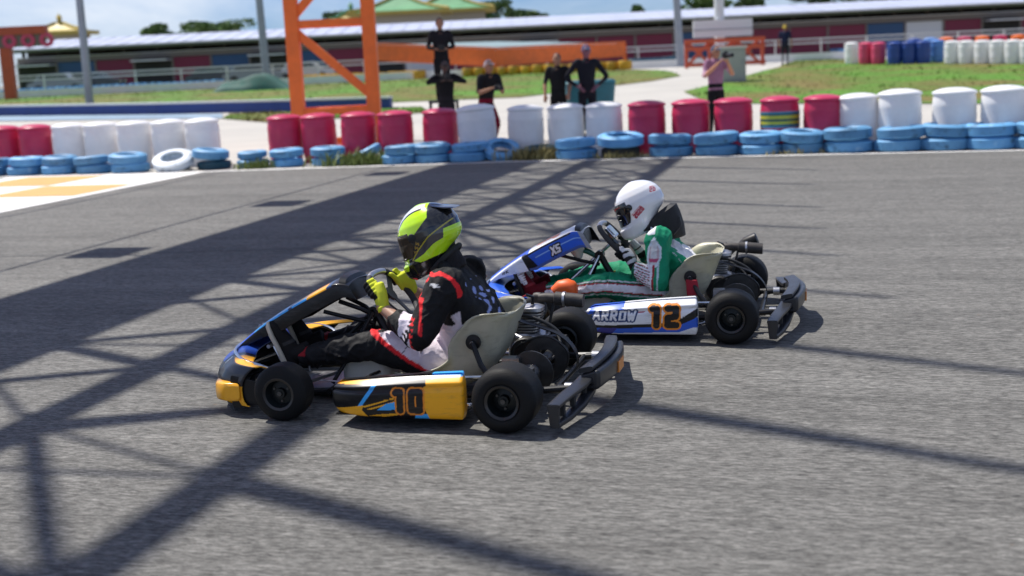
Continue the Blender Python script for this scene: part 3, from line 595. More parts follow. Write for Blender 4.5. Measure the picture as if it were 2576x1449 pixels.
# orange walled platform
pl = empty('orange_platform', gnd(1260, 190)); tag(pl, 'big orange steel sided platform with a corner towards the track', 'platform'); LO = Vector(pl.location)
Yc = LO.y + 1.2; pa, pb, pc = at(930, 112, Yc + 5), at(1245, 124, Yc), at(1572, 108, Yc + 6); ba, bb, bc = at(930, 152, Yc + 5), at(1245, 168, Yc), at(1572, 142, Yc + 6)
dp = Vector((.5, 9, .25))
def opt(name, mb, mt): mb.v = [tuple(Vector(q) - LO) for q in mb.v]; return put(name, mb, mt, pl, smooth=0)
opt('side_panel', MB().add([pa, pb, bb, ba, pa + Vector((0, .1, 0)), pb + Vector((0, .1, 0)), bb + Vector((0, .1, 0)), ba + Vector((0, .1, 0))], ((0,1,2,3),(7,6,5,4),(0,4,5,1),(1,5,6,2),(2,6,7,3),(3,7,4,0))), 'steel_orange')
opt('side_panel', MB().add([pb, pc, bc, bb, pb + Vector((0, .1, 0)), pc + Vector((0, .1, 0)), bc + Vector((0, .1, 0)), bb + Vector((0, .1, 0))], ((0,1,2,3),(7,6,5,4),(0,4,5,1),(1,5,6,2),(2,6,7,3),(3,7,4,0))), 'steel_orange')
up = Vector((0, 0, .06)); opt('rim', MB().beam(pa + up, pb + up, .16, .10), 'steel_orange'); opt('rim', MB().beam(pb + up, pc + up, .16, .10), 'steel_orange')
mat('sheet_teal', (.22, .30, .30), .5, var=.1); pd_ = pa.lerp(pc, .5) + Vector((0, 5, .22)); opt('deck', MB().add([pa + Vector((.1, .12, -.02)), pb + Vector((0, .12, -.02)), pc + Vector((-.1, .12, -.02)), pd_], [(0, 1, 2, 3)]), 'sheet_teal')
for q, b_ in ((pa, ba), (pb, bb), (pc, bc)):
    g_ = Vector((q.x, q.y + .25, terr(q.y))); opt('support_post', MB().beam(g_, Vector((q.x, q.y + .25, q.z - .05)), .2, .2, (0, 1, 0)), 'steel_orange')
# poles
def pole(px0, px1, Y, r, label, py1=262):
    a = at(px1, py1, Y); a.z = terr(Y); top = at(px0, 0, Y); d = (top - a); top = a + d * 2.3
    t = empty('light_pole', a); tag(t, label, 'pole'); put('shaft', MB().tube([(0, 0, 0), top - a], (r, r * .75), 12), 'galv', t); put('base_flange', MB().lathe([(0, 0), (r*2, 0), (r*2, .03), (0, .03)], n=12), 'galv', t); put('lamp_head', MB().box((-.5, -.15, -.08), (.5, .15, .08), Matrix.Translation(top - a)), 'galv', t)
pole(200, 226, 48, .16, 'thick leaning grey pole rising from the grass bank beside the red gateway'); pole(652, 672, 62, .20, 'grey pole rising behind the green netting heap', 205); pole(1702, 1712, 70, .22, 'slim grey pole between the platform and the white board', 150)
# white board on a mast, red lattice base, cabinet
bd = at(1818, 70, 62); t = empty('sign_board', (bd.x, 62, terr(62))); tag(t, 'blank white board on a pale mast above a red lattice', 'board')
zb_ = bd.z - terr(62); put('board_panel', MB().box((-1.42, -.1, zb_ - .42), (1.42, .1, zb_ + .40)), 'canopy_white', t, smooth=0); put('seam', MB().box((-1.43, -.13, zb_ - .09), (1.43, -.103, zb_ - .05)), 'galv', t, smooth=0); put('mast', MB().tube([(-.1, .25, 0), (-.15, .25, 9)], (.26, .2), 12), 'canopy_white', t)
put('mast_arm', MB().tube([(.0, .25, 3.2), (1.9, .25, 6.5)], .12, 8), 'canopy_white', t)
mat('steel_red', (.50, .08, .03), .5, var=.15, scale=3)
lt = empty('lattice_stand', (bd.x, 60.5, terr(60.5))); tag(lt, 'rusty red lattice stand under the white board', 'lattice')
for x in (-2.0, -.9, .3, 1.6):
    put('post', MB().beam((x, 0, 0), (x, 0, zb_ - .5), .16, .12, (0, 1, 0)), 'steel_red', lt, smooth=0)
for i, x in enumerate((-2.0, -.9, .3)): put('brace', MB().beam((x, -.07, 0.1), (x + 1.15, -.07, zb_ - .6), .06, .14), 'steel_red', lt, smooth=0); put('brace', MB().beam((x + 1.15, -.14, 0.1), (x, -.14, zb_ - .6), .06, .14), 'steel_red', lt, smooth=0)
for z in (.15, .9, zb_ - .6): put('rail', MB().beam((-2.1, -.2, z), (1.7, -.2, z), .05, .18), 'steel_red', lt, smooth=0)
mat('cabinet_grey', (.36, .37, .34), .5, var=.06)
cb = gnd(1842, 208); cz = at(1842, 117, cb.y).z - cb.z; cw = at(1879, 150, cb.y).x - at(1808, 150, cb.y).x; t = empty('utility_cabinet', cb); tag(t, 'grey utility cabinet with a white top beside the path', 'cabinet')
bevel(put('body', MB().box((-cw/2, 0, 0), (cw/2, .6, cz - .05)), 'cabinet_grey', t, smooth=0), .02); put('lid', MB().box((-cw/2-.05, -.05, cz-.05), (cw/2+.05, .65, cz+.01)), 'trim_white', t, smooth=0); put('door', MB().box((-cw/2+.06, -.02, .12), (cw/2-.06, -.003, cz-.15)), 'cabinet_grey', t, smooth=0)
put('handle', MB().box((cw/2-.14, -.045, cz*.5), (cw/2-.11, -.022, cz*.5+.15)), 'galv', t, smooth=0)
# red gateway at the left with raised white letters
gw = empty('red_gateway', (at(60, 200, 66).x, 66, terr(66))); tag(gw, 'red gateway frame with pale lettering board and red post', 'gateway')
gx0, gx1 = at(-60, 100, 66).x - gw.location.x, at(120, 100, 66).x - gw.location.x; gz = lambda py: at(60, py, 66).z - terr(66)
put('top_beam', MB().box((gx0, -.25, gz(87)), (gx1, .25, gz(66))), 'steel_red', gw, smooth=0); put('sign_panel', MB().box((gx0 + .2, -.12, gz(118)), (gx1 - .1, .12, gz(87) - .003)), 'parapet', gw, smooth=0)
for i in range(4):
    x = gx0 + .5 + i * .95; put('letter', MB().lathe([(.16, -.05), (.36, -.05), (.36, .05), (.16, .05)], (x + .3, -.17, (gz(118) + gz(87)) / 2), 'Y', 18, close=True), 'drum_pink', gw)
for x in (at(12, 100, 66).x - gw.location.x,): put('post', MB().box((x - .28, -.2, 0), (x + .28, .2, gz(118))), 'steel_red', gw, smooth=0)
# pagoda-like roofs beyond
mat('tile_green', (.10, .30, .13), .5, var=.2, scale=1); mat('tile_yellow', (.50, .38, .08), .5, var=.2, scale=1); mat('wall_pale', (.5, .47, .42), .8)
def pavilion(px, Y, w_, ztop, zeave, m1, m2, label):
    x = at(px, 60, Y).x; t = empty('pavilion', (x, Y, .85)); tag(t, label, 'pavilion'); z0 = -.85
    def hip(z_a, z_b, ww, name, mt_):
        n = 12; v = []; f = []
        for k_ in range(n + 1):
            s = k_ / n; e = ww * (1 - s * .9); z = z_a + (z_b - z_a) * s ** 1.6
            for sx, sy in ((-1, -1), (1, -1), (1, 1), (-1, 1)): v.append((sx * e, sy * e * .6, z + z0))
        for k_ in range(n):
            for j in range(4): f.append((k_*4+j, k_*4+(j+1) % 4, (k_+1)*4+(j+1) % 4, (k_+1)*4+j))
        f.append((3, 2, 1, 0)); f.append((n*4, n*4+1, n*4+2, n*4+3)); return put(name, MB().add(v, f), mt_, t, smooth=0)
    r_ = hip(zeave, ztop, w_, 'roof', m1)
    for sx in (-1, 1): put('ridge', MB().tube([(sx * w_, -.6 * w_ - .03, zeave + z0 + .05), (sx * w_ * .55, -.33 * w_ - .03, zeave + (ztop - zeave) * .33 + z0 + .05), (sx * w_ * .1, -.06 * w_, ztop + z0)], .16, 6, sm=4), m2, r_)
    put('eave', MB().box((-w_ * 1.03, -w_ * .63, zeave - .35 + z0), (w_ * 1.03, w_ * .63, zeave - .01 + z0)), m2, t, smooth=0)
    put('wall', MB().box((-w_ * .8, -w_ * .4, 0), (w_ * .8, w_ * .4, zeave - .355 + z0)), 'wall_pale', t, smooth=0); put('finial', MB().lathe([(.0, 0), (.3, 0), (.2, .3), (.3, .5), (0, .9)], (0, 0, ztop + z0), n=10), m2, t)
pavilion(1010, 128, 4.9, 8.5, 7.0, 'tile_green', 'tile_yellow', 'pavilion with green tiled roof and yellow ridges beside the tower'); pavilion(1130, 136, 4.8, 8.9, 7.3, 'tile_green', 'tile_yellow', 'smaller green roofed pavilion beside the dark tree'); pavilion(885, 140, 3.2, 7.9, 6.6, 'tile_yellow', 'tile_green', 'yellow roofed pavilion seen inside the lattice tower'); pavilion(150, 122, 3.0, 7.2, 6.4, 'tile_yellow', 'tile_yellow', 'yellow roofed pavilion behind the red gateway')
# trees
mat('bark', (.10, .075, .05), .9, var=.3, scale=4); mat('crown_a', (.06, .12, .028), .7, var=.4, scale=.9); mat('crown_b', (.085, .16, .035), .7, var=.4, scale=.9)
def tree(px0, px1, pytop, pybase, Y, label, mt='crown_a', name='tree'):
    a, b_ = at(px0, pybase, Y), at(px1, pytop, Y); cx = (a.x + b_.x) / 2; rw = abs(b_.x - a.x) / 2; zt = b_.z; zc = a.z - .8; rh = (zt - zc) / 2; t = empty(name, (cx, Y, .85)); tag(t, label, 'tree', 'trees beyond the pit building')
    cz_ = (zt + zc) / 2 - .85; tr = MB().tube([(0, 0, 0), (.1, 0, cz_ * .5), (0, 0, cz_)], (.25, .2, .12), 8, sm=3)
    for k_ in range(5):
        an = rng.uniform(0, 6.28); tr.tube([(0, 0, cz_ * .6), (math.cos(an) * rw * .4, math.sin(an) * rw * .4, cz_ + rng.uniform(0, .4) * rh)], (.1, .03), 6)
    put('trunk', tr, 'bark', t); v = []; f = []
    cl_ = [(rng.normal(0, .42) * rw, rng.normal(0, .35) * rw, cz_ + rng.uniform(-.75, .75) * rh, rng.uniform(.28, .5)) for _ in range(16)]
    for (x, y, z, s) in cl_:
        x = max(-rw * .75, min(rw * .75, x)); 
        for _ in range(170):
            d = rng.normal(0, 1, 3); d /= np.linalg.norm(d); d *= rng.uniform(.5, 1) ** .5; px_, py_, pz = x + d[0] * s * rw, y + d[1] * s * rw, z + d[2] * s * rh
            pz = min(pz, zt - .85 + rng.uniform(-.1, .05)); q = rng.normal(0, 1, (2, 3)); q /= np.linalg.norm(q, axis=1)[:, None]; q *= rng.uniform(.10, .26); c_ = np.array((px_, py_, pz)); i = len(v); v += [tuple(c_ - q[0]), tuple(c_ + q[1]), tuple(c_ + q[0]), tuple(c_ - q[1])]; f.append((i, i+1, i+2, i+3))
    me = bpy.data.meshes.new('crown'); me.from_pydata(v, [], f); put('crown', me, mt, t, smooth=0)
tree(360, 455, 58, 98, 150, 'small pale tree behind the roof left of a rounder tree', 'crown_b'); tree(450, 630, 48, 96, 150, 'broad round tree behind the roof between the two grey poles', 'crown_b'); tree(815, 890, 28, 62, 160, 'small dark tree showing inside the lattice tower'); tree(1140, 1285, -4, 54, 150, 'tall dark tree beside the green roofed pavilions'); tree(1255, 1375, 22, 48, 155, 'low bush-like tree trailing off from the tall dark one'); tree(1065, 1165, 0, 26, 165, 'thin yellowish tree behind the green pavilions', 'crown_b')
tree(1588, 1625, 10, 32, 150, 'lone small round tree above the pale roof', 'crown_b'); tree(1688, 1830, -14, 26, 150, 'wide tree behind the white mast', 'crown_b'); tree(1835, 1945, -30, 20, 150, 'dark tree beside the white mast'); tree(1975, 2110, -30, 14, 150, 'tree showing above the roof past the white mast'); tree(2120, 2330, -40, 4, 150, 'tree rising out of view over the pit roof')
# ================================================================== KARTS
mat('slick', (.009, .009, .009), .62, var=.35, scale=14, bump=.2, bscale=220, spec=.22); mat('frame_black', (.007, .007, .008), .4, var=.2, spec=.35); mat('plastic_black', (.008, .008, .009), .4, var=.2, scale=12, spec=.35); mat('plastic_grey', (.022, .023, .026), .34, var=.15, scale=10, bump=.08, bscale=200)
mat('chrome', (.62, .63, .65), .22, metal=1, var=.08); mat('alu', (.48, .48, .49), .38, metal=1, var=.15, scale=30); mat('steel_dark', (.09, .088, .085), .42, metal=.8, var=.25, scale=25); mat('wheel_alloy', (.008, .012, .013), .4, metal=.3, var=.15); mat('rim_lip', (.07, .067, .065), .42, metal=1, var=.3)
mat('fibreglass', (.49, .47, .35), .42, var=.16, scale=7, transl=.12, bump=.04, bscale=60, scuff=.4); mat('tank_white', (.62, .62, .55), .4, var=.08, transl=.2); mat('graphic', attr=True, rough=.32, var=.05, scale=5, coat=.15, spec=.35, scuff=.55); mat('exhaust', (.055, .05, .047), .6, metal=.35, var=.35, scale=22, bump=.1, bscale=120); mat('hose', (.02, .02, .02), .5); mat('green_tube', (.02, .12, .075), .35, metal=.3, var=.1); mat('fluoro_orange', (.85, .13, .02), .5, var=.06); mat('red_cloth', (.35, .015, .03), .8, var=.15, scale=30); mat('amber', (.75, .25, .03), .4); mat('grip', (.03, .03, .032), .75, var=.2, scale=60); mat('screen', (.35, .42, .45), .15, var=.1); mat('wire_yellow', (.45, .33, .03), .5)
WBASE = 1.045
def wheel(root, x, y, r, wd, front):
    s = 1 if y > 0 else -1; rr = .066
    rim = MB().lathe([(.0, .35*wd*s), (.022, .35*wd*s), (.024, .22*wd*s), (.050, .20*wd*s), (.056, .28*wd*s), (rr, .46*wd*s), (rr + .006, .49*wd*s), (rr + .006, .46*wd*s), (rr + .004, -.46*wd*s), (rr - .006, -.48*wd*s), (.045, .0), (0, .0)], (0, 0, 0), 'Y', 36)
    w_ = put('wheel', rim, 'wheel_alloy', root, smooth=30, loc=(x, y, r))
    put('rim_lip', MB().lathe([(rr - .004, .47*wd*s), (rr + .007, .50*wd*s), (rr + .009, .485*wd*s), (rr - .002, .455*wd*s)], (0, 0, 0), 'Y', 40, close=True), 'rim_lip', w_)
    prof_ = [(rr + .004, -.44*wd)]
    for k in range(21):
        t = -1 + k / 10; a = abs(t); prof_.append((r - .052 * max(0, (a - .55) / .45) ** 2.4 - .004 * a * a, wd * .5 * math.copysign(min(1, a * 1.06), t) * (1 if a < .97 else .99)))
    prof_ += [(rr + .004, .44*wd), (rr + .02, .40*wd), (rr + .02, -.40*wd)]
    put('tyre', MB().lathe(prof_, (0, 0, 0), 'Y', 56, close=True), 'slick', w_, smooth=50)
    put('hub_nut', MB().lathe([(0, .40*wd*s), (.011, .40*wd*s), (.012, .36*wd*s), (0, .33*wd*s)], (0, 0, 0), 'Y', 8), 'steel_dark', w_)
    for k in range(3):
        a = 2.09 * k + .5; put('bolt', MB().lathe([(0, .245*wd*s), (.006, .245*wd*s), (.006, .20*wd*s), (0, .20*wd*s)], (.037*math.cos(a), 0, .037*math.sin(a)), 'Y', 6), 'steel_dark', w_)
    return w_
_ta = np.linspace(0, 2*np.pi, 4001); _cx = np.sign(np.cos(_ta)) * np.abs(np.cos(_ta)) ** (1/3.) * .05; _cy = np.sign(np.sin(_ta)) * np.abs(np.sin(_ta)) ** (1/3.) * .085; _tl = np.concatenate([[0], np.cumsum(np.hypot(np.diff(_cx), np.diff(_cy)))]); _tl /= _tl[-1]
def AT(v): return np.interp(v, _tl, _ta)                  # even spacing round the rounded section
def pod_mesh(side, paint):
    XF, XR = .79, .175; N, Mn = 280, 170
    def fn(u, v):
        x = XF + (XR - XF) * u; e = np.minimum(1, np.minimum(u / .10, (1 - u) / .03)); e = np.sqrt(np.clip(1 - (1 - np.clip(e, 0, 1)) ** 2, 0, 1))
        yo = .635 - .055 * np.clip((x - .58) / .21, 0, 1) ** 2; yi = .56 + .02 * u
        zb = .046 + .010 * np.clip((x - .6) / .2, 0, 1) - .0 * u; zt = .192 + .056 * u + .006 * np.sin(u * 3.1)
        yc, zc = (yo + yi) / 2, (zb + zt) / 2; a = AT(v); p = 6.0
        ca = np.sign(np.cos(a)) * np.abs(np.cos(a)) ** (2 / p); sa = np.sign(np.sin(a)) * np.abs(np.sin(a)) ** (2 / p)
        hy, hz = (yo - yi) / 2 * (.35 + .65 * e), (zt - zb) / 2 * (.25 + .75 * e)
        y = yc + ca * hy; z = zc + sa * hz; rel = (z - zb) / (zt - zb)
        y = y - np.where(ca > 0, .035 * np.clip(rel - .82, 0, 1) / .18, 0) + np.where(ca > 0, .012 * np.sin(np.pi * np.clip(rel, 0, 1)), 0) - .008 * np.where(ca > .5, np.exp(-((rel - .72) / .05) ** 2), 0)
        return x, side * y, z
    me = MB().grid(fn, N, Mn, True).mesh('side_pod'); co = vco(me); vcol(me, paint(co)); return me
def pod_uv(co): return np.stack([(.79 - co[:, 0]) / .615, (co[:, 2] - .046) / (.146 + .056 * (.79 - co[:, 0]) / .615)], 1)
BLK, YEL, BLU, SKY, WHT, ORA, NAVY = (.005, .005, .006), (.95, .44, .015), (.02, .11, .62), (.05, .42, .92), (.82, .83, .86), (.85, .28, .03), (.012, .02, .10)
def number(c, co, txt, x0, z0, h):
    P = np.stack([-co[:, 0], co[:, 2]], 1); d = text_d(P, txt, (-x0, z0), h, sp=.78, slant=.05); on = np.abs(co[:, 1]) > .55
    c[on & (d < .255)] = (.85, .27, .02); c[on & (d < .165)] = (.010, .008, .008)
    return c
def pod10(co):
    P = pod_uv(co); c = np.tile(np.array([BLK]), (len(co), 1)).astype(float)
    def pg(poly, col): c[in_poly(P, poly)] = col
    pg([(.70, 1.2), (.735, .80), (.68, .70), (.735, .06), (.76, -.2), (1.1, -.2), (1.1, 1.2)], YEL)
    pg([(.335, .88), (.37, .88), (.255, .33), (.22, .33)], SKY); pg([(-.1, .18), (.02, .20), (.27, .36), (.25, .22), (.29, .02), (.12, -.05), (-.1, -.05)], YEL)
    pg([(.26, .33), (.50, .55), (.50, .52), (.27, .29)], YEL); pg([(.29, .25), (.50, .46), (.50, .42), (.32, .24)], YEL); pg([(.30, .06), (.36, .10), (.56, .16), (.56, .12), (.42, .04)], YEL)
    pg([(.36, .22), (.44, .40), (.53, .45), (.53, .24)], SKY); pg([(.62, -.1), (.645, .12), (.73, .14), (.75, -.1)], SKY)
    top = P[:, 1] > .93
    c[top] = BLK; c[(P[:, 1] > .91) & (P[:, 1] < .985) & (P[:, 0] < .42)] = YEL; c[top & (P[:, 0] > .76)] = SKY
    return number(c, co, '10', .490, .080, .092)
def pod12(co):
    P = pod_uv(co); c = np.tile(np.array([WHT]), (len(co), 1)).astype(float)
    def pg(poly, col): c[in_poly(P, poly)] = col
    pg([(-.1, -.2), (-.1, .32), (.70, .36), (.80, .38), (1.0, .74), (1.0, .52), (.86, .16), (.86, -.2)], BLK); pg([(-.1, -.02), (-.1, .22), (.72, .24), (.82, .26), (1.0, .50), (1.0, .20), (.84, .04), (.5, .0)], BLU)
    pg([(.2, -.2), (.2, .05), (.84, .09), (.96, .22), (1.1, .2), (1.1, -.2)], WHT); pg([(.05, -.05), (.15, .24), (.30, .24), (.22, -.05)], (.03, .03, .25))
    pg([(.0, .62), (.06, .93), (.30, .94), (.40, .80), (.05, .72)], BLU); pg([(-.05, .55), (.03, .72), (.40, .78), (.44, .70), (.06, .60)], BLK); pg([(.40, .70), (.62, .72), (.40, .75)], (.4, .02, .04)); pg([(-.05, .2), (-.05, .8), (.02, .78), (.06, .55), (.02, .2)], BLU)
    c[(P[:, 1] > .9) & (P[:, 0] < .36)] = BLU
    P2 = np.stack([-co[:, 0], co[:, 2]], 1); d = text_d(P2, 'ARROW', (-.742, .128), .048, sp=.80, slant=.12, wx=1.25); c[(d < .26) & (co[:, 1] > .5)] = (.02, .05, .16); c[(d < .11) & (co[:, 1] > .5)] = WHT
    return number(c, co, '12', .430, .094, .106)
def nassau_mesh(cfg):
    bx, bz = cfg['tip']; tx, tz = .90, .578; N, Mn = 200, 150
    def fn(u, v):
        s = u; t = (v - .5) * 2; x = bx + (tx - bx) * s; z = bz + (tz - bz) * s + .035 * np.sin(np.pi * s) * (1 - .5 * s)
        cap = np.clip((s - .9) / .1, 0, 1); x = x - .025 * cap; z = z - .035 * cap ** 2
        dx, dz = (tz - bz), -(tx - bx); n_ = math.hypot(dx, dz); nx, nz = dx / n_, dz / n_              # outwards normal of the panel
        if nz < 0: nx, nz = -nx, -nz
        hw = .095 + .075 * np.clip(s / .3, 0, 1) - .02 * np.clip((s - .5) / .5, 0, 1); dr = .012 + cfg['skirt'] * np.clip(s / .45, 0, 1) ** 1.2
        a = np.abs(t); k = np.clip((a - .55) / .45, 0, 1); y = np.sign(t) * hw * np.where(a < .55, a / .55 * .93, .93 + .07 * np.sqrt(np.clip(1 - (1 - k) ** 2, 0, 1)))
        off = -.015 * (a / .55) ** 2 * (a < .55) + (a >= .55) * (-.015 - dr * k ** 1.15)
        return x + nx * off, y, z + nz * off
    me = MB().grid(fn, N, Mn).mesh('front_fairing'); co = vco(me); U = np.repeat(np.linspace(0, 1, N), Mn); V = np.tile(np.linspace(0, 1, Mn) * 2 - 1, N); vcol(me, cfg['npaint'](co, U, V)); return me
def npaint10(co, U, V):
    c = np.tile(np.array([BLK]), (len(co), 1)).astype(float); top = np.abs(V) < .62; c[top] = BLU; c[top & (U > .25) & (U < .55) & (np.abs(V) > .25)] = SKY; c[top & (U > .55)] = (.02, .06, .16); c[top & (U > .62) & (U < .86) & (np.abs(V) > .30)] = YEL; c[top & (U > .58) & (U < .70) & (np.abs(V) > .45)] = SKY; c[top & (U > .66) & (U < .84) & (np.abs(V) < .25)] = (.75, .25, .02); c[U > .90] = BLK; c[(U < .04)] = NAVY
    return c
def npaint12(co, U, V):
    c = np.tile(np.array([BLU]), (len(co), 1)).astype(float); a = np.abs(V); c[(a < .56) & (U > .46)] = WHT; c[(a >= .56) & (a < .62) & (U > .44) & (U < .90)] = BLK; c[(a > .74) & (a < .77) & (U > .5)] = (.25, .45, .8)
    c[(a > .45) & (U < .40)] = WHT; c[(a > .45) & (U > .385 - .0) & (U < .43 + (a - .5) * .12)] = BLK; c[(a < .45) & (U < .44)] = BLU; c[(a > .94) & (U > .40)] = (.05, .1, .3)
    d = text_d(np.stack([U * 2.6, (1 - a)], 1), 'XS', (1.70, .12), .17, sp=.75, slant=.25); sd = V > 0
    c[sd & (d < .32)] = BLK; c[sd & (d < .14)] = (.8, .8, .8)
    d = text_d(np.stack([U * 2.6, (1 - a)], 1), 'RK', (.36, .16), .12, sp=.85, slant=.2); c[sd & (d < .13) & (U < .42)] = (.03, .03, .03)
    c[(U > .955)] = (.30, .31, .33); P = np.stack([-V * .18, U * .62], 1); d = text_d(np.stack([V * -.2, U * .6], 1), '12', (-.075, .33), .13, sp=.78); c[d < .2] = (.80, .22, .02); 
    return c
def spoiler_mesh(paint):
    def fn(u, v):
        y = (u - .5) * 1.02; n_ = 1.575 - .88 * y * y - .25 * np.clip((np.abs(y) - .42) / .1, 0, 1) ** 2 * .4
        pr = np.array([(-.21, .225), (-.15, .238), (-.09, .228), (-.04, .195), (-.012, .16), (0, .125), (-.002, .09), (-.01, .065), (-.03, .045), (-.06, .04)]); t = np.linspace(0, 1, len(pr))
        dx = np.interp(v, t, pr[:, 0]); z = np.interp(v, t, pr[:, 1]); e = 1 - .25 * np.clip((np.abs(y) - .35) / .16, 0, 1)
        crease = .012 * np.exp(-((np.abs(y) - .30) / .03) ** 2) * np.sin(np.pi * v); return n_ + dx * (1 - .25 * np.clip((np.abs(y) - .3) / .2, 0, 1)) - crease, y, .04 + (z - .04) * (.92 + .08 * e) 
    N, Mn = 190, 60; me = MB().grid(fn, N, Mn).mesh('front_bumper'); co = vco(me); Y = np.repeat((np.linspace(0, 1, N) - .5) * 1.02, Mn); V = np.tile(np.linspace(0, 1, Mn), N); vcol(me, paint(co, Y, V)); return me
def spaint10(co, Y, V):
    c = np.tile(np.array([(.012, .014, .02)]), (len(co), 1)).astype(float); a = np.abs(Y); c[(V < .34) & (a < .27)] = (.015, .06, .34); c[(a > .32) & (V < .2)] = YEL; c[(a > .32) & (V > .52)] = YEL; c[(a > .28) & (a <= .345) & (V > .5) & (V < .92)] = SKY; c[(np.abs(a - .30 - .1 * (V - .3)) < .008) & (V > .25) & (V < .55)] = (.55, .7, .75); c[V > .94] = BLK; return c
def spaint12(co, Y, V):
    c = np.tile(np.array([WHT]), (len(co), 1)).astype(float); c[V < .3] = BLU; c[V > .7] = BLU; return c
def seat_mesh():
    path = np.array([(.665, .115), (.60, .085), (.50, .060), (.40, .052), (.31, .065), (.235, .115), (.180, .190), (.145, .255), (.120, .325), (.103, .365), (.093, .388), (.087, .400), (.0855, .404)]); hh = np.array([.015, .045, .085, .125, .165, .195, .205, .195, .170, .125, .07, .03, .008]); ww = np.array([.150, .175, .19, .195, .195, .19, .188, .190, .195, .195, .185, .155, .10]); t = np.linspace(0, 1, len(path)); from_ = lambda a, u: np.interp(u, t, a)
    def fn(u, v):
        k = np.linspace(0, 1, 300); px = np.interp(k, t, path[:, 0]); pz = np.interp(k, t, path[:, 1]); ker = np.ones(25) / 25
        px = np.convolve(np.pad(px, 12, mode='reflect', reflect_type='odd'), ker, 'valid'); pz = np.convolve(np.pad(pz, 12, mode='reflect', reflect_type='odd'), ker, 'valid'); gx, gz = np.gradient(px), np.gradient(pz); g = np.hypot(gx, gz); nx, nz = gz / g, -gx / g       # towards the driver
        nx, nz = np.where(nz * 1 + nx > 0, nx, -nx), np.where(nz * 1 + nx > 0, nz, -nz); X, Z, NX, NZ = (np.interp(u, k, q) for q in (px, pz, nx, nz)); a = (v - .5) * 2; aa = np.abs(a); w_ = from_(ww, u); h = from_(hh, u)
        y = np.sign(a) * w_ * np.minimum(1.06, np.sin(np.clip(aa * 1.25, 0, 1) * np.pi / 2) + .06 * np.clip((aa - .8) / .2, 0, 1)); o = h * np.clip((aa - .30) / .70, 0, 1) ** 1.45
        fl = .018 * np.clip((aa - .88) / .12, 0, 1) ** 2; return X + NX * o, y + np.sign(a) * fl, Z + NZ * o
    return MB().grid(fn, 70, 60).mesh('seat')
WC = Vector((.705, 0, .475)); WN = Vector((-.747, 0, .664)).normalized(); WU = Vector((.664, 0, .747)).normalized(); WRAD = .158
def wheel_pt(a, r=WRAD):                                    # a: 0 at the top of the steering wheel, positive towards +y
    x, y = math.cos(a), math.sin(a); k = 1.0 if x < .55 else 1 - .22 * (x - .55) / .45
    return WC + WU * (x * r * k) + Vector((0, 1, 0)) * (y * r)
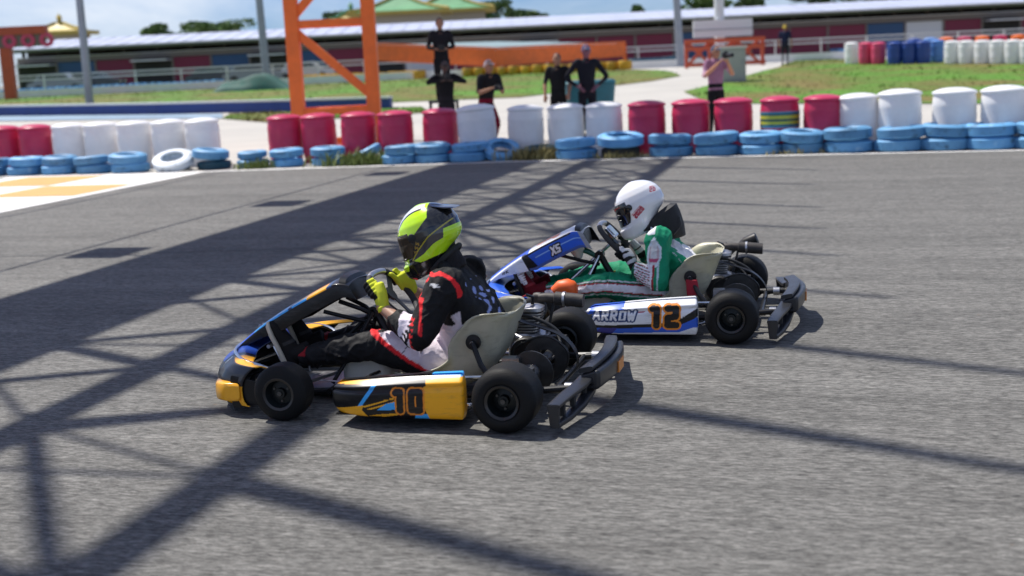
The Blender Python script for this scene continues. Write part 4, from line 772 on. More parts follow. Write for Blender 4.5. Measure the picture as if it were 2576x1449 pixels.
def kart(label, pose, cfg):
    x, y, yaw = pose; K = empty('racing_kart', (x, y, .0125), math.pi - yaw); tag(K, label, 'kart', 'karts racing side by side')
    for s in (1, -1): wheel(K, 0, s * .585, .14, .205, 0); wheel(K, WBASE, s * .53, .127, .13, 1)
    P = lambda n, mb, m_, par=K, sm=35: put(n, mb, m_, par, smooth=sm)
    fr = MB()
    for s in (1, -1):
        fr.tube([(1.42, s*.10, .055), (1.34, s*.20, .055), (1.05, s*.26, .055), (.70, s*.20, .055), (.35, s*.30, .06), (-.02, s*.33, .10), (-.16, s*.31, .10)], .015, 10, sm=6)
        fr.tube([(1.05, s*.26, .055), (1.045, s*.36, .10), (1.045, s*.42, .12)], .014, 8); fr.tube([(-.06, s*.33, .10), (-.29, s*.30, .115)], .016, 10)
    fr.tube([(1.42, .10, .055), (1.45, 0, .055), (1.42, -.10, .055)], .015, 8, sm=4)
    for xx in (.95, .45, .12): fr.tube([(xx, -.27, .055), (xx, .27, .055)], .014, 8)
    fr.tube([(-.14, -.31, .10), (-.14, .31, .10)], .014, 8); P('frame', fr, 'frame_black')
    bevel(P('floor_tray', MB().add([(.42, -.25, .034), (.42, .25, .034), (1.32, .17, .034), (1.32, -.17, .034), (.42, -.25, .038), (.42, .25, .038), (1.32, .17, .038), (1.32, -.17, .038)], ((3,2,1,0),(4,5,6,7),(0,1,5,4),(1,2,6,5),(2,3,7,6),(3,0,4,7))), 'alu', sm=0), .001, 1)
    P('rear_axle', MB().lathe([(.0, -.60), (.025, -.60), (.025, .60), (0, .60)], (0, 0, .14), 'Y', 20), 'steel_dark')
    for yy in (-.40, .40, -.22, .24): P('axle_hub', MB().lathe([(.026, -.035), (.045, -.035), (.05, -.02), (.038, 0), (.05, .02), (.045, .035), (.026, .035)], (0, yy, .14), 'Y', 24), 'steel_dark')
    for yy in (.33, -.33): P('bearing_carrier', MB().box((-.05, yy-.02, .07), (.06, yy+.02, .20)), 'steel_dark', sm=0)
    P('brake_disc', MB().lathe([(.04, -.004), (.10, -.004), (.10, .004), (.04, .004)], (0, .17, .14), 'Y', 40, close=True), 'steel_dark'); P('brake_caliper', MB().box((.05, .14, .12), (.13, .20, .21)), 'alu', sm=0)
    sp = MB(); n = 76
    for k in range(n):
        pass
    prof_ = [(.045, -.003), (.105, -.003), (.108, 0), (.105, .003), (.045, .003)]; P('sprocket', MB().lathe(prof_, (0, -.10, .14), 'Y', 60, close=True), 'steel_dark')
    gdm = MB(); pts = [(.30, .36), (.19, .345), (.09, .315), (0, .29), (-.08, .255), (-.135, .20), (-.155, .14), (-.145, .085)]
    pp, _ = smooth_path([Vector((a, 0, b)) for a, b in pts], [0] * len(pts), 5); v = []; f = []
    for q in pp:
        for yy, dz in ((-.125, 0), (-.075, 0), (-.075, -.003), (-.125, -.003)): v.append((q.x - (dz * .7), yy, q.z + dz))
    for i in range(len(pp) - 1):
        for j in range(4): f.append((i*4+j, i*4+(j+1) % 4, (i+1)*4+(j+1) % 4, (i+1)*4+j))
    P('chain_guard', gdm.add(v, f), 'plastic_black')
    seat = put('seat', seat_mesh(), 'fibreglass', K, smooth=60); sd = seat.modifiers.new('s', 'SOLIDIFY'); sd.thickness = .006; sd.offset = 0
    for s in (1, -1):
        P('seat_bolt', MB().lathe([(0, .014*s), (.012, .014*s), (.014, .008*s), (.034, .006*s), (.036, -.006*s), (0, -.006*s)], (.255, s*.213, .285), 'Y', 22), 'plastic_black', seat); P('seat_stay', MB().tube([(.255, s*.225, .285), (.20, s*.29, .20), (.10, s*.33, .08)], .013, 8), 'frame_black')
        P('seat_bolt_head', MB().lathe([(0, .022*s), (.009, .022*s), (.010, .012*s), (0, .012*s)], (.255, s*.213, .285), 'Y', 8), 'alu', seat)
    # side pods, fairing, bumpers
    for s in (1, -1):
        put('side_pod', pod_mesh(s, cfg['pod']), 'graphic', K, smooth=45); P('pod_bar', MB().tube([(.72, s*.22, .065), (.70, s*.42, .07), (.62, s*.48, .07), (.25, s*.49, .07), (.16, s*.44, .07), (.14, s*.28, .08)], .010, 8, sm=4), 'chrome'); P('pod_sun_block', MB().box((.20, min(s*.34, s*.61), .050), (.77, max(s*.34, s*.61), .056)), 'plastic_black', K, 0); P('pod_bar', MB().tube([(.70, s*.25, .15), (.66, s*.45, .17), (.28, s*.48, .19), (.12, s*.33, .16)], .009, 8, sm=4), 'chrome')  # black plate added inboard of each pod to block sun leaking underneath
    nf = put('front_fairing', nassau_mesh(cfg), 'graphic', K, smooth=50); sd = nf.modifiers.new('s', 'SOLIDIFY'); sd.thickness = .004; sd.offset = -1; nf.data.materials.append(MATS['plastic_black']); sd.material_offset = 1
    hood = MB(); hood.loft([((.905, 0, .515), (0, .145, 0), (.02, 0, .055)), ((.880, 0, .505), (0, .140, 0), (.012, 0, .06)), ((.868, 0, .495), (0, .11, 0), (.01, 0, .045))], 28, p=3.2); P('fairing_lip', hood, 'plastic_black', nf)
    fb = put('front_bumper', spoiler_mesh(cfg['spaint']), 'graphic', K, smooth=50); sd = fb.modifiers.new('s', 'SOLIDIFY'); sd.thickness = .005; sd.offset = -1; fb.data.materials.append(MATS['plastic_black']); sd.material_offset = 1
    for s in (1, -1): bevel(P('bumper_end', MB().loft([((1.40, s*.40, .10), (.05, 0, 0), (0, 0, .045)), ((1.36, s*.47, .105), (.055, 0, 0), (0, 0, .045)), ((1.315, s*.512, .11), (.045, 0, 0), (0, 0, .042)), ((1.30, s*.520, .11), (.03, 0, 0), (0, 0, .03))], 16, p=5), cfg['endmat'], fb), .003)
    P('bumper_skirt', MB().grid(lambda u, v: (1.548 - .88 * ((u - .5) * .98) ** 2 - .02 * v, (u - .5) * .98, .048 - .034 * v), 40, 4), 'plastic_black', fb)
    for s in (1, -1): P('bumper_plate', MB().loft([((1.20, s*.485, .10), (.012, 0, 0), (0, 0, .055)), ((1.31, s*.50, .11), (.012, 0, 0), (0, 0, .075))], 12, p=4), 'plastic_black', fb)
    for zz_ in (.20, .085): P('nerf_bar', MB().tube([(1.08, .28, zz_*.6), (1.20, .40, zz_), (1.32, .38, zz_ + .03), (1.44, .20, zz_ + .035), (1.47, 0, zz_ + .035), (1.44, -.20, zz_ + .035), (1.32, -.38, zz_ + .03), (1.20, -.40, zz_), (1.08, -.28, zz_*.6)], .010, 8, sm=5), 'chrome')
    P('fairing_bracket', MB().tube([(.96, .05, .44), (.86, .03, .40), (.80, 0, .36)], .011, 8), cfg['bracket']); P('fairing_bracket', MB().tube([(.96, -.05, .44), (.86, -.03, .40), (.80, 0, .36)], .011, 8), cfg['bracket']); P('fairing_stay', MB().tube([(1.02, .10, .40), (.90, .06, .36), (.80, .02, .33)], .010, 8), 'frame_black')
    P('fairing_bolt', MB().tube([(1.40, .02, .27), (1.395, .02, .315)], .008, 8), 'alu', nf); P('fairing_bolt', MB().tube([(1.40, -.02, .27), (1.395, -.02, .315)], .008, 8), 'alu', nf)
    # steering
    col_end = WC - WN * .56
    P('steering_column', MB().tube([WC - WN * .02, col_end], .011, 10), 'chrome' if cfg['n'] == 12 else 'frame_black'); P('column_support', MB().tube([(.80, .03, .385), (.88, .11, .22), (.97, .17, .07)], .010, 8), 'frame_black' if cfg['n'] == 10 else 'chrome'); P('column_support', MB().tube([(.80, -.03, .385), (.88, -.11, .22), (.97, -.17, .07)], .010, 8), 'frame_black'); P('column_bushing', MB().lathe([(.012, -.03), (.026, -.03), (.026, .03), (.012, .03)], (.80, 0, .385), 'Y', 14, close=True), 'plastic_black'); P('column_bracket', MB().tube([(.80, 0, .39), (.77, 0, .33), (.72, .02, .25)], .02, 8), 'plastic_black')
    sw = MB().tube([wheel_pt(a) for a in np.linspace(.62, 2*math.pi - .62, 44)], .0155, 12); W_ = P('steering_wheel', sw, 'grip', sm=60)
    P('rim_top', MB().tube([wheel_pt(a) for a in np.linspace(-.64, .64, 18)], .0150, 12), cfg['rimtop'], W_)
    spk = MB()
    for a in (0.9, -0.9, math.pi): spk.beam(WC - WN * .012, wheel_pt(a) , .03, .005, WN)
    spk.lathe([(0, -.006), (.036, -.006), (.036, .006), (0, .006)], (0, 0, 0), 'Z', 20)
    q = WN.to_track_quat('Z', 'Y').to_matrix().to_4x4(); nb = 22 * 4
    for i in range(len(spk.v) - 20 * 4, len(spk.v)): spk.v[i] = tuple(WC - WN * .012 + q.to_3x3() @ Vector(spk.v[i]))
    P('spokes', spk, 'plastic_black', W_)
    if cfg['n'] == 12:
        M4 = Matrix.Translation(WC + WU * .045 + WN * .012) @ Matrix((( WU.x, 0, WN.x, 0), (0, 1, 0, 0), (WU.z, 0, WN.z, 0), (0, 0, 0, 1))); d_ = bevel(P('display', MB().box((-.042, -.065, -.012), (.042, .065, .012), M4), 'chrome', W_), .008, 3); P('display_screen', MB().box((-.028, -.05, .0125), (.028, .05, .014), M4), 'screen', W_, 0)
    for s in (1, -1):
        P('tie_rod', MB().tube([(.99, s*.03, .09), (1.0, s*.40, .13)], .008, 8), 'alu'); P('stub_axle', MB().tube([(WBASE, s*.40, .127), (WBASE, s*.50, .127)], .0125, 10), 'steel_dark'); P('kingpin', MB().tube([(1.055, s*.405, .07), (1.035, s*.405, .185)], .014, 10), 'alu'); P('brake_rod', MB().tube([(1.22, s*.20, .10), (.60, s*.24, .085)], .004, 6), 'alu')
        pd = P('pedal', MB().tube([(1.22, s*.13, .05), (1.235, s*.13, .14), (1.28, s*.13, .24)], .007, 8, sm=3), 'chrome'); P('pedal_pad', MB().tube([(1.28, s*.08, .245), (1.28, s*.18, .245)], .010, 8), 'alu', pd)
    tk = bevel(P('fuel_tank', MB().loft([((.82, 0, .05), (.13, 0, 0), (0, .13, 0)), ((.82, 0, .19), (.13, 0, 0), (0, .13, 0)), ((.82, 0, .215), (.10, 0, 0), (0, .10, 0))], 28, p=4.5), 'tank_white'), .006); P('tank_cap', MB().lathe([(0, 0), (.035, 0), (.036, .012), (.036, .034), (.03, .04), (0, .04)], (.83, .02, .213), n=24), 'plastic_black', tk)
    P('fuel_hose', MB().tube([(.80, -.05, .215), (.72, -.12, .27), (.60, -.22, .25), (.35, -.30, .22), (.22, -.33, .24)], .005, 8, sm=5), 'wire_yellow' if cfg['n'] == 12 else 'hose')
    # engine on the far side
    eng = P('engine', MB().loft([((.14, -.35, .06), (.10, 0, 0), (0, .075, 0)), ((.14, -.35, .20), (.10, 0, 0), (0, .075, 0)), ((.15, -.35, .215), (.07, 0, 0), (0, .06, 0))], 20, p=4), 'alu')
    fn_ = MB()
    for k in range(7): fn_.loft([((.15 - .004*k, -.35, .222 + .014*k), (.062, 0, 0), (0, .062, 0)), ((.15 - .004*k, -.35, .229 + .014*k), (.062, 0, 0), (0, .062, 0))], 20, p=4)
    P('cylinder_fins', fn_, 'alu', eng); P('cylinder', MB().tube([(.15, -.35, .21), (.125, -.35, .325)], .045, 16), 'steel_dark', eng); P('cylinder_head', MB().loft([((.122, -.35, .322), (.06, 0, 0), (0, .06, 0)), ((.120, -.35, .338), (.058, 0, 0), (0, .058, 0)), ((.118, -.35, .350), (.03, 0, 0), (0, .03, 0))], 20, p=4), 'alu', eng); P('spark_plug', MB().tube([(.118, -.35, .345), (.115, -.35, .385), (.14, -.32, .40)], .009, 8), 'plastic_black', eng); P('clutch_cover', MB().lathe([(0, .0), (.075, 0), (.08, -.01), (.08, -.05), (0, -.05)], (.13, -.22, .13), 'Y', 28), 'steel_dark', eng); P('ignition_lead', MB().tube([(.14, -.32, .40), (.20, -.30, .36), (.24, -.30, .25)], .004, 6, sm=4), 'red_cloth', eng)
    P('engine_mount', MB().box((.06, -.42, .035), (.24, -.27, .058)), 'alu', sm=0); P('carburettor', MB().tube([(.20, -.35, .23), (.27, -.36, .25)], .028, 12), 'alu', eng)
    P('chain', MB().tube([(.13, -.10, .20), (0, -.10, .248), (-.09, -.10, .20), (-.108, -.10, .14), (-.07, -.10, .06), (.0, -.10, .032), (.13, -.10, .085), (.165, -.10, .14)], .006, 6, sm=5, closed=True), 'steel_dark')
    mz = cfg['mz']; P('exhaust_header', MB().tube([(.10, -.40, .27), (.09, -.46, .31), (.13, -.47, mz), (.10, -.46, mz + .005)], (.018, .02, .022, .022), 12, sm=5), 'exhaust'); P('muffler', MB().tube([(.11, -.45, mz + .003), (.07, -.45, mz + .004), (.03, -.45, mz), (.025, -.45, mz), (-.115 + cfg['mdx'], -.45, mz - .012), (-.116 + cfg['mdx'], -.45, mz - .012)], (.02, .024, .026, .034, .034, .030), 20), 'exhaust'); P('muffler_bracket', MB().tube([(.03, -.44, mz - .02), (.05, -.40, .24), (.09, -.38, .10)], .007, 8), 'frame_black'); P('muffler_clamp', MB().lathe([(.0345, -.006), (.0375, -.006), (.0375, .006), (.0345, .006)], (-.02, -.45, mz - .004), 'X', 24, close=True), 'alu')
    if cfg['n'] == 12: P('air_filter', MB().tube([(.02, -.56, .345), (-.01, -.56, .36), (-.075, -.56, .385), (-.08, -.56, .387)], (.025, .036, .040, .03), 22), 'plastic_black'); P('intake_pipe', MB().tube([(.10, -.42, .30), (.06, -.52, .33), (.02, -.56, .345)], .018, 10, sm=4), 'hose')
    else: P('air_filter', MB().loft([((.30, -.40, .26), (.06, 0, 0), (0, .05, 0)), ((.30, -.40, .34), (.06, 0, 0), (0, .05, 0))], 20, p=5), 'plastic_black')
    P('hose', MB().tube([(.26, -.28, .12), (.22, -.20, .30), (.10, -.16, .33), (-.02, -.14, .29), (-.10, -.12, .22)], .009, 8, sm=5), 'hose'); P('cable_loom', MB().tube([(.15, -.30, .30), (.02, -.28, .26), (-.05, -.20, .17), (.02, -.02, .10)], .006, 8, sm=5), 'hose')
    # rear bumper: raised centre and two open end blocks
    RBm = MB(); ys = [-.30, -.29, -.24, -.15, -.05, .05, .15, .24, .29, .30]; v = []
    RBm.loft([((-.290 - .040 * math.cos(yy / .3 * 1.57), yy, .148 - .012 * abs(yy) / .3), (.045 if abs(yy) < .295 else .035, 0, -.012), (0, 0, .044 if abs(yy) < .295 else .036)) for yy in ys], 20, p=5)
    RB = bevel(P('rear_bumper', RBm, 'plastic_grey'), .004)
    lipm = MB().loft([((-.275 - .035 * math.cos(yy / .3 * 1.57), yy, .190 + .012 * math.cos(yy / .3 * 1.57)), (.032, 0, -.006), (0, 0, .012)) for yy in ys], 14, p=4); P('bumper_ridge', lipm, 'plastic_grey', RB)
    for s in (1, -1):
        bl = MB(); bl.loft([((-.275, s*.28, .150), (.035, 0, 0), (0, 0, .012)), ((-.260, s*.36, .138), (.035, 0, 0), (0, 0, .011)), ((-.230, s*.52, .130), (.032, 0, 0), (0, 0, .010)), ((-.210, s*.655, .122), (.028, 0, 0), (0, 0, .009))], 14, p=4); bl.loft([((-.285, s*.28, .095), (.028, 0, 0), (0, 0, .014)), ((-.265, s*.40, .060), (.028, 0, 0), (0, 0, .014)), ((-.240, s*.54, .045), (.026, 0, 0), (0, 0, .013)), ((-.215, s*.655, .042), (.022, 0, 0), (0, 0, .012))], 14, p=4)
        for yy, xx in ((.32, -.285), (.44, -.26), (.55, -.24)): bl.loft([((xx + .015, s*(yy), .05), (.012, 0, 0), (0, .012, 0)), ((xx + .015, s*(yy), .135), (.014, 0, 0), (0, .012, 0))], 12, p=4)
        bl.loft([((-.213, s*.645, .032), (.020, 0, 0), (0, .013, 0)), ((-.210, s*.648, .128), (.027, 0, 0), (0, .013, 0))], 12, p=4); P('end_block', bl, 'plastic_grey', RB)
        P('bumper_mount', MB().tube([(-.15, s*.30, .105), (-.31, s*.30, .115)], .016, 10), 'frame_black'); P('mount_clamp', MB().lathe([(.016, -.018), (.024, -.018), (.024, .018), (.016, .018)], (-.20, s*.30, .108), 'X', 14, close=True), 'alu')
    P('side_marker', MB().box((-.378, -.06, .12), (-.366, .06, .17)), 'amber', RB, 0)
    if cfg['n'] == 12:
        P('shin_cone', MB().loft([((1.02, .28, .215), (0, .025, 0), (.02, 0, .025)), ((.98, .28, .235), (0, .045, 0), (.02, 0, .045)), ((.93, .28, .240), (0, .052, 0), (.012, 0, .052)), ((.90, .28, .235), (0, .046, 0), (.004, 0, .043)), ((.887, .28, .232), (0, .025, 0), (.0, 0, .025))], 22), 'fluoro_orange', K, 60); P('cone_stem', MB().tube([(.95, .30, .20), (.95, .28, .08), (.92, .24, .06)], .02, 8), 'plastic_black')
        P('tool_pouch', MB().loft([((.245, .245, .275), (.032, 0, 0), (0, .02, 0)), ((.235, .25, .19), (.036, 0, 0), (0, .022, 0))], 16, p=5), 'red_cloth'); P('fairing_pad', MB().loft([((.93, .03, .47), (.03, 0, 0), (0, .06, 0)), ((.93, .03, .42), (.045, 0, 0), (0, .07, 0)), ((.92, .03, .37), (.02, 0, 0), (0, .03, 0))], 16), 'tank_white')
    return K
K10P, K12P = (.116, 5.678, .2693), (1.299, 7.106, .2445)
kart('black kart with yellow, sky blue graphics and number 10 on its side pod', K10P, dict(n=10, pod=pod10, npaint=npaint10, spaint=spaint10, tip=(1.53, .205), skirt=.062, bracket='frame_black', rimtop='alu', mz=.360, mdx=.0, endmat='paint_yellow_gloss' if mat('paint_yellow_gloss', YEL, .3, coat=.3) else None))
kart('white and blue kart with number 12 and ARROW on its side pod', K12P, dict(n=12, pod=pod12, npaint=npaint12, spaint=spaint12, tip=(1.455, .262), skirt=.095, bracket='green_tube', rimtop='alu', mz=.352, mdx=.0, endmat='plastic_blue' if mat('plastic_blue', BLU, .3, coat=.3) else None))
# ================================================================== PEOPLE
mat('suit', attr=True, rough=.75, var=.12, scale=30, bump=.45, bscale=38, spec=.3); mat('cloth', attr=True, rough=.85, var=.12, scale=12, bump=.1, bscale=60, spec=.2); mat('skin', (.42, .235, .155), .5, var=.08, scale=20, transl=.1); mat('helmet_shell', attr=True, rough=.16, var=.03, coat=.8, spec=.5); mat('visor', (.012, .012, .014), .06, var=.02, coat=.5); mat('visor_amber', (.05, .035, .02), .08, var=.05); mat('pad_black', (.012, .012, .013), .7, var=.2, scale=30, bump=.2, bscale=120); mat('hair', (.02, .016, .013), .6, var=.3, scale=40); mat('sole', (.60, .54, .43), .8, var=.15, scale=20)
V3 = Vector
def limb(pts, rad, n=16, sm=5): return MB().tube(pts, rad, n, sm=sm)
def torso(secs):                                         # secs: (x, z, half width y, half depth, lean angle)
    return MB().loft([((x, 0, z), (0, hw, 0), (math.cos(an) * hd, 0, math.sin(an) * hd)) for x, z, hw, hd, an in secs], 28, p=2.4)
def wrinkle(co, no, amp):                                # folds: warped ridges, sharper than plain waves
    x, y, z = co.T; wx = .030 * np.sin(z * 31 + y * 17) + .018 * np.sin(x * 43 - z * 23 + 1.3); wz = .026 * np.sin(x * 27 + y * 21 + .7) + .016 * np.sin(y * 47 + z * 37)
    r1 = 1 - np.abs(np.sin((x + wx) * 33 + (z + wz) * 21 + y * 9)); r2 = 1 - np.abs(np.sin((z + wz) * 39 - (x + wx) * 17 + y * 23 + 1.9)); r3 = np.sin((x + wx) * 95 + (z + wz) * 70) * np.sin((y + wx) * 80 + z * 30); mask = .35 + .65 * (.5 + .5 * np.sin(x * 11 + z * 13 + y * 7))
    return co + no * (amp * mask * ((r1 ** 2 - .33) + .8 * (r2 ** 2 - .33) + .25 * r3))[:, None]
def apply_co(me, co): me.vertices.foreach_set('co', co.astype(np.float32).ravel()); me.update()
def glove(side, ang, wrist, cols, K, o_, name='glove'):
    """a hand closed round the steering wheel rim at angle ang; side +1 is the near (left) hand"""
    c = wheel_pt(ang); e = .02; T = (wheel_pt(ang + e) - wheel_pt(ang - e)).normalized() * (-side)      # T runs up the rim
    out = (c - WC); out = (out - WN * out.dot(WN)); out = (out - T * out.dot(T)).normalized(); parts = []; tips = []
    wr = V3(wrist); k = 0
    for i, L in enumerate((.95, 1.05, 1.0, .8)):
        s = .031 - .0205 * i; base = c + T * s; fp = []
        for j, a in enumerate((0.2, .75, 1.35, 2.0, 2.7, 3.3)):
            if j * .2 > L: break
            rr = .027 if j else .031; fp.append(base + WN * (math.cos(a) * rr) + out * (math.sin(a) * rr))
        parts.append(MB().tube(fp, [.0125] + [.0115] * (len(fp) - 2) + [.0095], 10, sm=3)); tips.append(fp[0])
    pc = c + WN * .036 + out * .020; pw = wr.lerp(pc, .30)
    ax = (pc - wr).normalized(); sd_ = T - ax * T.dot(ax); sd_.normalize(); th = ax.cross(sd_).normalized()
    kn = sum(tips, V3((0, 0, 0))) / 4
    parts.append(MB().loft([(wr - ax * .012, sd_ * .026, th * .022), (wr.lerp(kn, .3), sd_ * .038, th * .028), (wr.lerp(kn, .65), sd_ * .046, th * .027), (kn, sd_ * .046, th * .020), (kn + ax * .008, sd_ * .036, th * .010)], 20))
    tb = wr.lerp(kn, .35) + sd_ * .028 - out * .006; parts.append(MB().tube([tb, tb.lerp(c + T * .045 - out * .026, .55) + WN * .010, c + T * .042 - out * .030 + WN * .010, c + T * .044 - out * .022 - WN * .014], (.015, .0135, .012, .009), 10, sm=4))
    parts.append(MB().tube([wr - ax * .012, wr + ax * .012], (.030, .030), 16))
    me, co, ix = fuse(parts, .0030, name, 3); cc = cols(co, ix, wr, ax, T, out, c); vcol(me, cc); g = put(name, me, 'cloth', o_, smooth=80); return g
def helmet(center, pitch, o_, cfg, rz=0):
    """full-face helmet, nose towards +x in its own frame"""
    zs = np.array([-.165, -.150, -.120, -.085, -.05, -.01, .03, .07, .10, .125, .142, .150]); xf = np.array([.146, .164, .172, .168, .161, .158, .152, .136, .110, .078, .040, .008]); xb = np.array([-.035, -.065, -.105, -.138, -.156, -.163, -.162, -.148, -.125, -.092, -.052, -.016]); hw = np.array([.088, .098, .108, .116, .122, .126, .124, .113, .094, .068, .036, .008])
    N, Mn = 230, 290; I_ = lambda q, t: ispline(q, zs, t)
    def fn(u, v):
        zz_ = -.165 + .315 * u; a = 2 * np.pi * v; f_, b_, w_ = I_(zz_, xf), I_(zz_, xb), I_(zz_, hw)
        k = np.clip((zz_ - .10) / .05, 0, 1); ca, sa = np.cos(a), np.sin(a); p = 2.25; cx = np.sign(ca) * np.abs(ca) ** (2 / p); sy = np.sign(sa) * np.abs(sa) ** (2 / p)
        xm = (f_ + b_) / 2; x = xm + cx * (f_ - b_) / 2; y = sy * w_
        low = np.clip((-.02 - zz_) / .145, 0, 1); z = zz_ + low * (.062 * np.clip(-x / .1, -.12, 1) * 1.0 + .0) - low * .012 * np.clip(x / .15, 0, 1); point = np.clip((x - .09) / .07, 0, 1) * low; y = y * (1 - .22 * point)
        eye = (np.clip((zz_ + .072) / .012, 0, 1) * np.clip((.044 - zz_) / .012, 0, 1)) * np.clip((x - cfg['eyex']) / .012, 0, 1); r_ = 1 - .055 * eye
        chin = .013 * np.clip((zz_ + .160) / .02, 0, 1) * np.clip((-.086 - zz_) / .010, 0, 1) * np.clip((x - .07) / .05, 0, 1); x = x + chin; cheek = .006 * np.exp(-((zz_ + .095) / .02) ** 2) * (x > 0); return x * r_ , y * r_ + np.sign(y) * cheek, z
    # smooth crown by resampling the height
    me = MB().grid(lambda u, v: fn(np.sin(u * np.pi / 2) ** 1.0 * .5 + u * .5, v), N, Mn, True).mesh('helmet'); co = vco(me); sm_ = bpy.data.objects.new('t', me); COL.objects.link(sm_); md = sm_.modifiers.new('s', 'SMOOTH'); md.factor = .5; md.iterations = 6; me2 = bpy.data.meshes.new_from_object(sm_.evaluated_get(bpy.context.evaluated_depsgraph_get())); bpy.data.objects.remove(sm_)
    co = vco(me2); vcol(me2, cfg['paint'](co)); h = put('helmet', me2, 'helmet_shell', o_, smooth=60, loc=center, rot=(0, pitch, rz)); h.scale = (cfg['sc'],) * 3
    def vf(u, v):
        zz_ = cfg['vz'] + (cfg['vt'] - cfg['vz']) * u; am = cfg['va'] - .25 * np.abs(u - .5); a = (v - .5) * 2 * am; f_, b_, w_ = I_(zz_, xf), I_(zz_, xb), I_(zz_, hw); p = 2.25; ca, sa = np.cos(a), np.sin(a); cx = np.sign(ca) * np.abs(ca) ** (2 / p); sy = np.sign(sa) * np.abs(sa) ** (2 / p); xm = (f_ + b_) / 2; k = 1.012 + .004 * np.sin(np.pi * u); low = np.clip((-.02 - zz_) / .145, 0, 1)
        x = (xm + cx * (f_ - b_) / 2); return x * k, sy * w_ * k, zz_ - low * .012 * np.clip(x / .15, 0, 1)
    vz = put('visor', MB().grid(vf, 30, 70), cfg['visor'], h, smooth=60); sd = vz.modifiers.new('s', 'SOLIDIFY'); sd.thickness = .003
    for s in (1, -1): put('visor_pivot', MB().lathe([(0, .010*s), (.010, .010*s), (.020, .006*s), (.024, -.006*s), (0, -.006*s)], (.045 if cfg['va'] > 1.25 else .06, s * .119, .012), 'Y', 22), cfg['pivot'], h)
    put('vent', MB().box((.150, -.03, -.118), (.167, .03, -.100)), 'pad_black', h, smooth=0); put('neck_roll', MB().tube([(.12*math.cos(a)*.95 - .0, .088*math.sin(a), -.150 - .012*math.cos(a) + .035*max(0, -math.cos(a))) for a in np.linspace(0, 2*math.pi, 28, endpoint=False)], .014, 8, closed=True), 'pad_black', h)
    return h
def shoe(ankle, toe, heel, mt_c, o_, sole_c=(.42, .37, .29), tx_=None):
    ankle, toe, heel = V3(ankle), V3(toe), V3(heel); d = (toe - heel); L = d.length; d.normalize(); nrm = (ankle - heel); nrm = (nrm - d * nrm.dot(d)).normalized(); sd_ = d.cross(nrm).normalized(); parts = []
    parts.append(MB().loft([(heel - d*.012 + nrm*.028, sd_*.024, nrm*.026), (heel + d*L*.12 + nrm*.038, sd_*.034, nrm*.038), (heel + d*L*.4 + nrm*.042, sd_*.036, nrm*.042), (heel + d*L*.68 + nrm*.03, sd_*.044, nrm*.030), (heel + d*L*.88 + nrm*.025, sd_*.042, nrm*.024), (heel + d*L*.99 + nrm*.02, sd_*.026, nrm*.016)], 18)); parts.append(MB().tube([heel + d*L*.18 + nrm*.05, ankle, ankle + (ankle - heel - d*L*.18).normalized()*.04], (.040, .040, .043), 16))
    me, co, ix = fuse(parts, .0032, 'shoe', 3); c = np.tile(np.array([mt_c]), (len(co), 1)).astype(float); hgt = (co - np.array(heel)) @ np.array(nrm); al = (co - np.array(heel)) @ np.array(d); c[(np.abs(al - L*.45) < .008) & (hgt > .03)] = tuple(min(1, q * 1.8 + .02) for q in mt_c); c = tx_(c, al, hgt) if tx_ else c; vcol(me, c); s = put('shoe', me, 'cloth', o_, smooth=70)
    mt_s = 'sole' if sole_c[0] > .2 else 'pad_black'
    put('sole', MB().loft([(heel - d*.012 - nrm*.002, sd_*.022, d*.001 + nrm*.013), (heel + d*L*.1 - nrm*.003, sd_*.036, nrm*.014), (heel + d*L*.45 - nrm*.003, sd_*.037, nrm*.013), (heel + d*L*.72 - nrm*.003, sd_*.048, nrm*.014), (heel + d*L*.92 - nrm*.001, sd_*.042, nrm*.013), (heel + d*L*1.0 + nrm*.004, sd_*.024, nrm*.009)], 16, p=3), mt_s, s)
    return s
